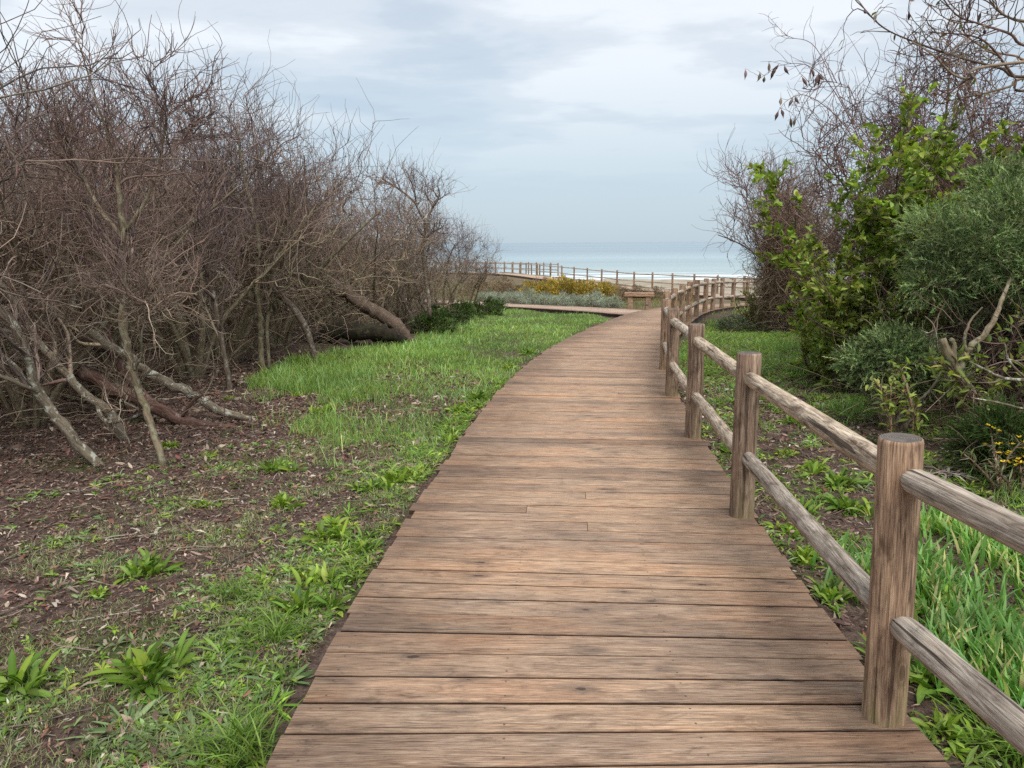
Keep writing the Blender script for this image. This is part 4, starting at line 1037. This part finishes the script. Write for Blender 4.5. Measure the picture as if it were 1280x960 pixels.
column_tangle(pt, lambda z: .55+.1*z, 5200, 2.9, DKTW+[(.34, .27, .21)], leafc=[(.2, .26, .06), (.14, .2, .04)], nleaf=900, seed=6, name='vine')
# seed pods of the bare tree, on a long twig arching out to the left
def pods(root, S, n, L=(.09, .15), name='seed_pod', cols=((.13, .10, .09), (.09, .06, .06), (.20, .17, .14), (.15, .11, .12)), down=True, W=.024):
    k = rng.choice(len(S), n)
    for i, q in enumerate(S[k]):
        a = Acc(); l = rng.uniform(*L); D = np.array([[rng.normal()*.35, rng.normal()*.35, -1.]]) if down else rng.normal(size=(1, 3))
        # a lens-shaped curved pod
        P = walk(q[None]-np.array([[0, 0, .0]]), D, l, 8, .12, 0); r = W*.5*np.array([.12, .2, .7, 1, .95, .6, .25, .05])
        tubes(a, P, r[None], 6, mixcol(1, cols)); me = a.mesh(name, M['twig']); o = link(name, me, root)
inv = lambda root, W: np.array(W)-np.array(root.location)
def arch(root, pts, y0, name='branch', r=(.008, .002), side=True, mat='twig', col=PURP):
    W = np.array([list(at(p[0], p[1], y0+(p[2] if len(p) > 2 else 0))) for p in pts])-np.array(root.location)
    C = catmull(W, 6); a = Acc(); tubes(a, C[None], np.linspace(r[0], r[1], len(C))[None], 6, mixcol(1, col))
    if side:
        S, T, _, _ = sample_on(C[None], 14, .2, 1); D = around(T, .8); P = walk(S, D, rng.uniform(.12, .5, len(S)), 7, .3, .02); tubes(a, P, np.linspace(.0032, .0015, 7)[None], 3, mixcol(len(S), col))
        C = np.concatenate([C[len(C)//3:], P[:, 3:].reshape(-1, 3)])
    a.build(name, M[mat], root); return C
pt.rotation_euler = (0, 0, 0)
tips = np.concatenate([arch(pt, [(1095, 230), (1070, 165), (1040, 110), (1010, 82), (975, 82), (950, 98)], 10.4), arch(pt, [(1090, 210), (1050, 150), (1010, 120), (985, 125), (968, 145)], 10.2)])
sel = tips[(tips[:, 0] < inv(pt, at(1030, 100, 10.3))[0])]
pods(pt, sel, 22, (.12, .2), W=.04)
arch(pt, [(1110, 200), (1060, 140), (1020, 60), (985, 45), (960, 20)], 10.6, side=True)

def leafy(name, label, cat, x, y, H, nst, cols, L, W, nleaf, spread=.35, seed=1, top=.35, group=None, stemc=DKTW, lean=(0, 0), clump=True, droop=.25):
    global rng
    keep = rng; rng = np.random.default_rng(seed); root = empty(name, (x, y, float(zg(x, y))-.03)); tag(root, label, cat, group)
    az = rng.uniform(0, 6.283, nst); sp = spread*rng.uniform(.2, 1.2, nst)
    D = np.stack([np.cos(az)*sp+lean[0], np.sin(az)*sp+lean[1], np.ones(nst)], 1)
    P = walk(np.stack([.1*np.cos(az), .1*np.sin(az), 0*az], 1), D, H*rng.uniform(.6, 1.08, nst), 12, .12, .05)
    a = Acc(); tubes(a, P, np.linspace(.014, .004, 12)[None], 5, mixcol(nst, stemc))
    S, T, t, ix = sample_on(P, 24, top, 1.); B = walk(S, around(T, rng.uniform(.5, 1.3, len(S))), H*.13*rng.uniform(.4, 1.5, len(S)), 6, .2, .06)
    tubes(a, B, np.linspace(.005, .002, 6)[None], 3, mixcol(len(S), stemc)); a.build('stem', M['twig'], root)
    keepb = rng.random(len(B)) < .75; B = B[keepb]
    S, T, t, ix = sample_on(B, max(1, int(nleaf/len(B))), .25, 1.); D = around(T, rng.uniform(.5, 1.2, len(S)))+[0, 0, .15]
    tone = rng.uniform(.7, 1.25, len(B))[ix][:, None]
    b = Acc(); leaves(b, S, D, L*rng.uniform(.5, 1.15, len(S)), W*rng.uniform(.7, 1.15, len(S)), mixcol(len(S), cols)*tone, droop=droop); b.build('foliage', M['leaf'], root)
    rng = keep; return root
BR_G = [(.25, .33, .05), (.18, .25, .04), (.35, .42, .09), (.12, .17, .03), (.32, .31, .09), (.22, .30, .08)]
leafy('leafy_shrub', 'tall shrub of bright green leaves in front of the purplish bare tree', 'shrub', 5.1, 9.9, 3.35, 22, BR_G+LIME, .13, .06, 6500, .24, 61, .35)
leafy('leafy_shrub', 'bright green leafy shrub with glossy leaves between the vine-clad shrub and the juniper', 'shrub', 4.15, 9.1, 1.9, 16, BR_G, .115, .05, 3600, .27, 62, .1)
leafy('leafy_shrub', 'leafy shrub with large bright leaves at the foot of the vine-clad shrub', 'shrub', 4.35, 10.2, 1.25, 12, BR_G+LIME, .10, .045, 2200, .36, 68, .05)
leafy('leafy_shrub', 'mid green leafy shrub low against the foot of the purplish bare tree', 'shrub', 4.75, 8.9, 1.7, 14, BR_G+DKGREEN[:1], .09, .036, 3600, .42, 63, .12)
leafy('leafy_shrub', 'yellow-green leafy shrub top reaching in at the right border above the juniper', 'shrub', 5.75, 7.3, 2.6, 12, LIME, .11, .042, 1500, .3, 64, .6)
leafy('leafy_shrub', 'small leafy shrub growing in front of the forked pale trunk', 'shrub', 3.42, 6.35, .75, 6, BR_G, .085, .032, 260, .35, 65, .3)
leafy('leafy_shrub', 'light yellow-green shrub at the right of the vine-clad shrub foot beside the fence', 'shrub', 6.15, 18.9, 1.1, 12, LIME+[(.4, .3, .06)], .09, .04, 900, .5, 66, .1)
leafy('leafy_shrub', 'leafy sprig with drooping pale leaves by the dead branches at the right border', 'shrub', 4.25, 6.1, 1.35, 7, BR_G, .10, .035, 420, .3, 67, .4)

def juniper(name, label, x, y, blobs, n, cols, seed, trunk=None, cat='tree', bl=(.12, .24)):
    """feathery sprays set on the outside of overlapping uneven lobes; blobs (x,y,z,r) relative"""
    global rng
    keep = rng; rng = np.random.default_rng(seed); root = empty(name, (x, y, float(zg(x, y))-.03)); tag(root, label, cat)
    Bc = np.array([b[:3] for b in blobs]); Br = np.array([b[3] for b in blobs])
    w_ = Br**2/np.sum(Br**2); k = rng.choice(len(blobs), n, p=w_); d = nrm(rng.normal(size=(n, 3))+[0, 0, .25])
    rr = Br[k]*.88*rng.uniform(.45, 1.15, n)**.5
    S = Bc[k]+d*rr[:, None]*[1, 1, .8]; D = nrm(d+[0, 0, .35]+.5*rng.normal(size=(n, 3)))
    P = walk(S, D, rng.uniform(*bl, n), 6, .18, -.03)
    lump = .45+1.0*np.random.default_rng(seed+1).random(len(blobs)*9)[(k*9+((d[:, 2]*1.5+2).astype(int)+(d[:, 0]*2+2).astype(int)))%(len(blobs)*9)]
    c = mixcol(n, cols, .22)*lump[:, None]
    a = Acc(); tubes(a, P, np.linspace(.0028, .0012, 6)[None], 3, c*.8)
    S2, T2, t2, ix = sample_on(P, 15, .05, 1); D2 = around(T2, rng.uniform(.35, .8, len(S2))); m = len(S2)
    L = rng.uniform(.018, .045, m)[:, None]; s = nrm(np.cross(D2, rng.normal(size=(m, 3))))*.0040
    V = np.stack([S2-s, S2+s, S2+D2*L+s*.5], 1); a.add(V.reshape(-1, 3), tris=np.arange(m*3).reshape(-1, 3), col=np.repeat(c[ix], 3, axis=0))
    a.build('foliage', M['needle'], root)
    b = Acc()
    nb = len(blobs)*3; kk = np.repeat(np.arange(len(blobs)), 3); tgt = Bc[kk]+rng.normal(size=(nb, 3))*Br[kk][:, None]*.4
    st = np.array(trunk if trunk is not None else (0, 0, .0)); t = np.linspace(0, 1, 10)[None, :, None]
    mid = (st+tgt)/2+rng.normal(size=(nb, 3))*.12-np.array([0, 0, .1]); P = (1-t)**2*st+2*t*(1-t)*mid[:, None]+t**2*tgt[:, None]
    tubes(b, P, np.linspace(.028, .006, 10)[None], 6, jit=.05)
    Sx, Tx, _, _ = sample_on(P, 16, .3, 1.); Q = walk(Sx, around(Tx, .9), rng.uniform(.2, .6, len(Sx)), 7, .25, 0); 
    b.build('branch', M['bark'], root); e = Acc(); tubes(e, Q, np.linspace(.005, .002, 7)[None], 3, mixcol(len(Q), DKTW+[(.3, .26, .22)])); e.build('dead_twigs', M['twig'], root)
    rng = keep; return root
JG = [(.21, .30, .12), (.27, .36, .15), (.14, .21, .085), (.36, .44, .20)]
JX, JY = 4.95, 7.5
jn = juniper('juniper', 'large feathery grey-green juniper filling the right side above the forked pale trunk', JX, JY,
    [(-.55, -.3, 1.72, .42), (-.15, -.35, 1.95, .48), (.35, -.1, 2.08, .5), (.85, .1, 2.05, .55), (-.75, -.2, 1.45, .34), (-.05, -.5, 1.55, .42), (.5, -.4, 1.7, .5), (.0, .2, 2.3, .35), (1.3, .2, 1.9, .6), (-.7, .1, 1.9, .3), (.6, .3, 2.4, .3), (1.2, -.4, 1.45, .45), (-.25, -.2, 1.2, .28)], 10500, JG, 71, trunk=(.2, .1, .2))
juniper('juniper', 'low grey-green juniper spray below the leafy shrubs left of the forked trunk', 3.72, 7.15, [(0, 0, .80, .26), (.28, .05, .72, .22), (-.2, .1, .68, .22), (.1, .1, .55, .22), (.5, .1, .6, .2)], 2200, JG, 72)
juniper('juniper', 'small wispy juniper at the foot of the forked pale trunk', 3.72, 5.45, [(0, 0, .38, .16), (.18, .05, .32, .15), (-.12, .1, .25, .14), (.05, -.05, .2, .13)], 1300, [(.07, .12, .03), (.09, .14, .045)], 73)
juniper('dark_evergreen', 'dark green evergreen showing behind the juniper to the right of the bare purplish crown', 9.3, 14.6, [(0, 0, 2.9, .7), (.7, .2, 2.6, .7), (-.7, 0, 2.5, .6), (.1, 0, 2.0, .9), (1.4, 0, 2.3, .8), (0.5, 0, 3.2, .5)], 5200, [(.06, .12, .045), (.08, .15, .055), (.045, .09, .03)], 74, bl=(.2, .38))
juniper('dark_evergreen', 'dark evergreen behind the leafy shrubs, low in the gap', 7.2, 12.6, [(0, 0, 1.2, .8), (.8, .1, 1.4, .8), (-.5, 0, .8, .55), (1.7, .2, 1.6, .9), (.2, 0, .4, .6), (1.2, -.2, .7, .7)], 4200, [(.035, .06, .022), (.05, .075, .03)], 75, bl=(.2, .38))

yT = gp(1250, 566)[1]
stem_tree('forked_tree', 'tree', 'pale brown forked trunk leaning left under the juniper, with broken grey limbs', 'bark_olive',
    [[(1252, 572, .0, .05), (1246, 552, 0, .048), (1237, 530, 0, .043), (1220, 499, .0, .042), (1199, 468, 0, .044), (1184, 442, 0, .040), (1177, 424, 0, .030)],
     [(1199, 462, 0, .03), (1207, 445, .05, .026), (1222, 427, .1, .026), (1240, 405, .2, .024), (1249, 385, .3, .02), (1262, 350, .5, .014)],
     [(1190, 452, 0, .028), (1192, 434, 0, .024), (1188, 424, 0, .018)],
     [(1207, 440, .05, .016), (1206, 420, .05, .013), (1214, 400, .1, .009), (1228, 384, .1, .005)]], yT, sides=10)
stem_tree('dead_branch', 'branch', 'bare grey dead branch poking in at the right border above the yellow flowers', 'bark_pale',
    [[(1330, 486, .3, .014), (1285, 476, .1, .013), (1255, 473, 0, .011), (1232, 462, -.1, .009), (1212, 452, -.1, .005)],
     [(1255, 473, 0, .008), (1240, 478, -.05, .006), (1222, 478, -.1, .003)], [(1285, 476, .1, .009), (1262, 452, .1, .008), (1256, 430, .1, .005)], [(1300, 478, .1, .009), (1276, 455, .1, .007), (1258, 448, .1, .004)]], 5.3)
stem_tree('dead_branch', 'branch', 'straight bleached dead stick lying across the right border below the dead branch', 'bark_pale',
    [[(1320, 520, .1, .009), (1280, 511, 0, .008), (1245, 503, -.1, .007), (1214, 497, -.1, .004)]], 5.3)
stem_tree('dead_branch', 'branch', 'thin pale crooked branch left of the forked trunk', 'bark_olive',
    [[(1132, 538, 0, .018), (1134, 520, 0, .016), (1142, 506, 0, .015), (1158, 493, 0, .013), (1168, 480, 0, .011), (1180, 458, 0, .008)], [(1142, 506, 0, .009), (1137, 490, 0, .008), (1130, 470, .1, .005)]], yT+.25)
stem_tree('dead_branch', 'branch', 'bleached dead spiky twig standing against the dark gap under the juniper', 'bark_pale',
    [[(1172, 440, 0, .009), (1170, 420, -.1, .008), (1166, 405, -.1, .006), (1156, 395, -.1, .003)], [(1170, 420, -.1, .006), (1172, 400, -.1, .005), (1174, 392, -.1, .002)], [(1168, 412, -.1, .005), (1160, 416, -.1, .004), (1150, 412, -.1, .002)]], yT-.1)
EDGE_R = [(4.3, 4.6), (3.7, 5.8), (3.6, 7.2), (3.75, 8.6), (4.4, 10.2), (5.2, 12.5), (6.2, 15.5), (6.4, 17.8)]
brush(4200, [(x+.45, y+.3) for x, y in EDGE_R], 3.2, 1.2, DKTW+[(.09, .07, .055), (.07, .05, .04)], 'undergrowth', 'tangle of dead twigs under the shrubs right of the fence')
brush(5200, [(x+1.4, y+.9) for x, y in EDGE_R], 3.2, 2.3, [(.11, .085, .065), (.08, .06, .045), (.15, .115, .09)], 'undergrowth', 'dark twig mass behind the right-hand shrubs', (.5, 1.5), (.004, .011))
RB = [(7.4, 10.2, .5), (8.3, 8.4, .46), (7.6, 13.9, .55), (9.4, 11.2, .52), (6.8, 6.4, .42), (9.2, 17, .6), (6.3, 4.7, .36)]
for i, (x, y, s) in enumerate(RB):
    o = place(use(i*3+2), x, y, random.uniform(0, 6.28), s*.95, s)
    tag(o, 'bare twiggy shrub hidden behind the leafy shrubs and juniper on the right', 'shrub', 'inner bare shrubs on the right')

# a tree just outside the frame whose podded branches hang into the upper right corner
ov = empty('podded_tree', (4.3, 4.4, float(zg(4.3, 4.4))-.05)); tag(ov, 'bare crooked branches with seed pods hanging into the upper right corner', 'tree')
O = np.array(ov.location)
hub = np.array(at(1480, 60, 4.3))
def cp(pts): return catmull(np.array(pts, float), 6)
a = Acc()
T0 = cp([O, O+[-.05, 0, .8], O+[.05, -.05, 1.6], hub+[.35, 0, -.25], hub]); tubes(a, (T0-O)[None], np.linspace(.06, .03, len(T0))[None], 9, jit=.05); a.build('trunk', M['bark_olive'], ov)
DKB = [(.16, .13, .105), (.24, .20, .15), (.12, .09, .075)]
allb = []
for pts in [[(1290, 95), (1250, 85), (1200, 72), (1150, 55), (1105, 35), (1075, 5)], [(1300, 60), (1262, 42), (1225, 30), (1195, 18), (1170, -15)],
            [(1290, 95), (1262, 108), (1225, 118), (1200, 122), (1182, 128)], [(1300, 30), (1262, 22), (1240, 5), (1225, -30)], [(1240, 82), (1215, 98), (1190, 92), (1168, 70), (1140, 52)],
            [(1290, 112), (1268, 96), (1240, 60), (1215, 45), (1160, 40)], [(1300, 75), (1270, 70), (1235, 62), (1205, 40), (1198, 5)]]:
    dY = random.uniform(-.35, .35)
    W = [hub]+[np.array(at(p[0], p[1], 4.1+dY+random.uniform(-.06, .06))) for p in pts]; C = cp(W)-O; a = Acc()
    tubes(a, C[None], np.linspace(.009, .0026, len(C))[None], 6, mixcol(1, DKB), jit=.06)
    S, T, _, _ = sample_on(C[None], 13, .35, 1); P = walk(S, around(T, rng.uniform(.5, 1.1, len(S))), rng.uniform(.1, .42, len(S)), 8, .32, .03); tubes(a, P, np.linspace(.0032, .0013, 8)[None], 4, mixcol(len(S), DKB))
    S2, T2, _, _ = sample_on(P, 2, .3, 1); P2 = walk(S2, around(T2, .8), rng.uniform(.04, .2, len(S2)), 6, .3, .03); tubes(a, P2, np.linspace(.002, .001, 6)[None], 3, mixcol(len(S2), DKB))
    a.build('branch', M['twig'], ov); allb.append(C[len(C)//2:]); allb.append(P[:, 4:].reshape(-1, 3))
allb = np.concatenate(allb)
pods(ov, allb, 12, (.045, .085), W=.016)
lf = Acc(); k = rng.choice(len(allb), 46); leaves(lf, allb[k], rng.normal(size=(46, 3))+[0, 0, -.6], rng.uniform(.025, .05, 46), rng.uniform(.01, .018, 46), mixcol(46, [(.22, .24, .06), (.20, .10, .06), (.12, .16, .04)])); lf.build('foliage', M['leaf'], ov)

# yellow-flowered plant at the right border
fx, fy, fz = gp(1262, 618)
yf = leafy('yellow_flowered_plant', 'yellow-flowered plant with narrow grey-green leaves at the right border', 'plant', fx+.05, fy, .42, 12, [(.16, .19, .10), (.12, .16, .06), (.2, .2, .1)], .10, .012, 260, .5, 81, .1, droop=.4)
for k in range(60):
    a = Acc()
    c = np.array([rng.normal()*.10, rng.normal()*.09, rng.uniform(.24, .50)]); rosette(a, c, 7, .02, .012, [(.80, .55, .03), (.85, .62, .05)], (.0, .9), .1, .004)
    a.build('flower', M['leaf'], yf)
# the dry curled leaves of a dead clump
dx, dy, dz_ = gp(1180, 596)
dc = empty('withered_plant', (dx, dy, dz_)); tag(dc, 'withered clump of curled grey-brown leaves below the forked trunk', 'plant')
a = Acc(); m = 34; az = rng.uniform(0, 6.28, m); blades(a, rng.normal(size=(m, 3))*[.05, .05, 0], np.stack([np.cos(az)*.7, np.sin(az)*.7, np.ones(m)], 1), rng.uniform(.14, .26, m), .018, mixcol(m, [(.30, .25, .2), (.22, .18, .14), (.36, .31, .26)]), 1.9, 5); a.build('leaf', M['dry'], dc)

# ------------------------------------------------------------------ low bushes further on
def dome(name, seed, R_, H, n, cols, L, W, kind='leaf', sub=26, vert=.3, flower=None):
    """a low bush of many small clumps with an uneven outline: stem + foliage (+ flowers)"""
    global rng
    keep = rng; rng = np.random.default_rng(seed); root = empty(name)
    d = nrm(rng.normal(size=(sub, 3))*[1, 1, .8]+[0, 0, .35]); d[:, 2] = np.abs(d[:, 2]); c = d*np.array([R_, R_, H])*rng.uniform(.55, .9, (sub, 1)); cr = rng.uniform(.18, .34, sub)*R_
    k = rng.choice(sub, n); e = nrm(rng.normal(size=(n, 3))+[0, 0, .3]); S = c[k]+e*cr[k][:, None]*rng.uniform(.5, 1.1, (n, 1)); S[:, 2] = np.maximum(S[:, 2], .02)
    D = nrm(e+d[k]*.5+[0, 0, vert]+.4*rng.normal(size=(n, 3))); tone = rng.uniform(.5, 1.45, sub)[k][:, None]
    a = Acc(); leaves(a, S, D, L*rng.uniform(.6, 1.3, n), W*rng.uniform(.7, 1.2, n), mixcol(n, cols)*tone, droop=.2, fold=.2); a.build('foliage', M['leaf' if kind == 'leaf' else 'dry'], root)
    b = Acc(); t = np.linspace(0, 1, 6)[None, :, None]; P = c[:, None]*t+rng.normal(size=(sub, 6, 3))*.015; tubes(b, P, np.linspace(.012, .004, 6)[None], 4, mixcol(sub, DKTW)); b.build('stem', M['twig'], root)
    rng = keep; return root
def bed(proto_list, spots, cat, labelf, group):
    first = {}
    spots = sorted(spots, key=lambda s: s[0]/s[1])
    for i, (x, y, s) in enumerate(spots):
        p = proto_list[i % len(proto_list)]; o = p if p.name not in first else copy_tree(p); first[p.name] = 1
        place(o, x, y, random.uniform(0, 6.28), s, s*random.uniform(.88, 1.12)); tag(o, labelf(i), cat, group)
ORD = ['first', 'second', 'third', 'fourth', 'fifth', 'sixth', 'seventh', 'eighth', 'ninth', 'tenth', 'eleventh', 'twelfth', 'thirteenth', 'fourteenth', 'fifteenth', 'sixteenth', 'seventeenth', 'eighteenth', 'nineteenth', 'twentieth', 'twenty-first', 'twenty-second', 'twenty-third', 'twenty-fourth', 'twenty-fifth', 'twenty-sixth']
SILV = [(.34, .37, .33), (.37, .39, .36), (.22, .26, .20), (.42, .42, .40)]
sp = [dome('silver_shrub', 200+i, .5, .62, 2600, SILV, .055, .016) for i in range(3)]
def along(p, q, n, off=0, js=.12):
    p = np.array(p); q = np.array(q); d = (q-p)/np.linalg.norm(q-p); nn = np.array([d[1], -d[0]])
    return [tuple(p+(q-p)*(k/(n-1))+nn*(off+random.uniform(-js, js))+d*random.uniform(-js, js)) for k in range(n)]
spots = [(x, y, random.uniform(.85, 1.15)) for x, y in along((3.55, 27.6), (-1.4, 37.2), 11)]
spots2 = [(x, y, random.uniform(.95, 1.25)) for x, y in along((3.3, 29.4), (-1.0, 38.0), 9)]
bed(sp, spots, 'shrub', lambda i: f'silver-grey shrub, {ORD[i]} from the left in the front row behind the branch boardwalk', 'silver-grey shrubs behind the branch boardwalk, front row')
bed([copy_tree(p) for p in sp], spots2, 'shrub', lambda i: f'silver-grey shrub, {ORD[i]} from the left in the back row below the yellow shrubs', 'silver-grey shrubs behind the branch boardwalk, back row')
BRN_ = [(.24, .15, .07)]
YEL = [(.46, .35, .03), (.52, .42, .05), (.33, .23, .04), (.24, .24, .06), (.34, .18, .06)]
yp = [dome('yellow_shrub', 220+i, .95, 1.0, 3000, YEL+BRN_, .10, .035) for i in range(2)]
ysp = [(1.1, 38.5, .9), (1.9, 37.0, 1.05), (2.6, 36.0, 1.1), (3.35, 37.2, 1.1), (3.7, 35.0, .95), (4.4, 37.4, .95), (2.2, 39.5, 1.1), (5.0, 39.2, .8)]
bed(yp, ysp, 'shrub', lambda i: f'yellow-flowering shrub, {ORD[i]} from the left in the golden bank before the far fence', 'yellow-flowering shrubs on the dune')
BRN = [(.20, .13, .09), (.26, .17, .10), (.15, .10, .07), (.24, .2, .1), (.28, .22, .16)]
bp = [dome('rusty_shrub', 240+i, .9, .85, 2600, BRN, .09, .02, 'dry') for i in range(2)]
bsp = [(-.9, 41, 1.0), (-.1, 43, 1.1), (.6, 41.5, 1.0), (1.5, 44.5, 1.1), (5.2, 41, .95), (5.9, 38.5, .85), (6.0, 42.5, .9), (6.9, 40.3, .8), (5.3, 36.0, .8), (6.6, 36.6, .75), (7.6, 38.2, .75), (-2.0, 43.5, 1.15), (3.5, 43.0, 1.05), (8.6, 37, .7), (7.4, 34.6, .6), (2.3, 46.5, 1.0), (-.6, 48, 1.1)]
bed(bp, bsp, 'shrub', lambda i: f'rusty brown dune shrub, {ORD[i]} from the left before the far fence', 'rusty brown shrubs on the dune')
gb = [dome('green_bush', 260+i, .55, .65, 2400, [(.06, .11, .03), (.08, .14, .035), (.045, .08, .022), (.12, .13, .05)], .07, .026) for i in range(2)]
bed(gb, [(-1.9, 17.6, 1.1), (-1.75, 19.6, 1.15), (-1.35, 21.8, 1.0), (-.85, 23.6, 1.0), (-.55, 25.4, .85)], 'bush', lambda i: ['dark green bush right of the leaning stem at the lawn edge', 'second dark green bush along the lawn edge, under the twisted snag', 'third dark green bush along the lawn edge, with reddish leaves', 'fourth dark green bush along the lawn edge', 'dark green bush at the end of the thicket beside the branch boardwalk'][i], 'dark green bushes at the lawn edge')
gs = dome('grey_bush', 280, .55, .5, 2400, [(.10, .12, .08), (.15, .17, .12), (.07, .085, .055)], .05, .018)
place(gs, 5.5, 18.3, 0, 1.05); tag(gs, 'grey-green bush in the shadow under the curve of the fence', 'bush')
sb = [dome('reddish_shrub', 290+i, .5, .55, 1500, BRN[:3]+[(.12, .14, .05)], .06, .018, 'dry') for i in range(1)]
bed(sb, [(6.9, 20.6, 1.1), (8.1, 21.6, 1.1), (7.8, 18.6, .9)], 'shrub', lambda i: ['low reddish shrub right of the grey-green bush under the fence curve', 'low reddish shrub behind the foot of the vine-clad shrub', 'low reddish shrub right of the vine-clad shrub'][i], 'low reddish shrubs beyond the fence curve')
# dune grass between the shrubs
grass('dune_grass', 'dry and green grass between the dune shrubs beyond the branch boardwalk', [(4.6, 26.5), (5.3, 30), (9, 33), (9.2, 40), (4, 50), (-6, 60), (-8, 46), (-.9, 36.5)], 42000, .22, [(.14, .15, .05), (.19, .17, .08), (.10, .14, .04), (.2, .15, .09)], .006)
grass('grass', 'green grass on the slope beyond the curve of the fence', [(3.7, 15.5), (8, 14), (11, 20), (11, 27), (8.4, 26.4), (6.4, 23), (5.1, 20.2), (4.4, 18)], 15000, .15, LG+[(.2, .2, .07), (.3, .24, .12)], .006,
      mask=lambda x, y: np.clip((vnoise(x, y, 1.1, 95)+.4*vnoise(x, y, 3.5, 96)-.45)*3, .08, 1))
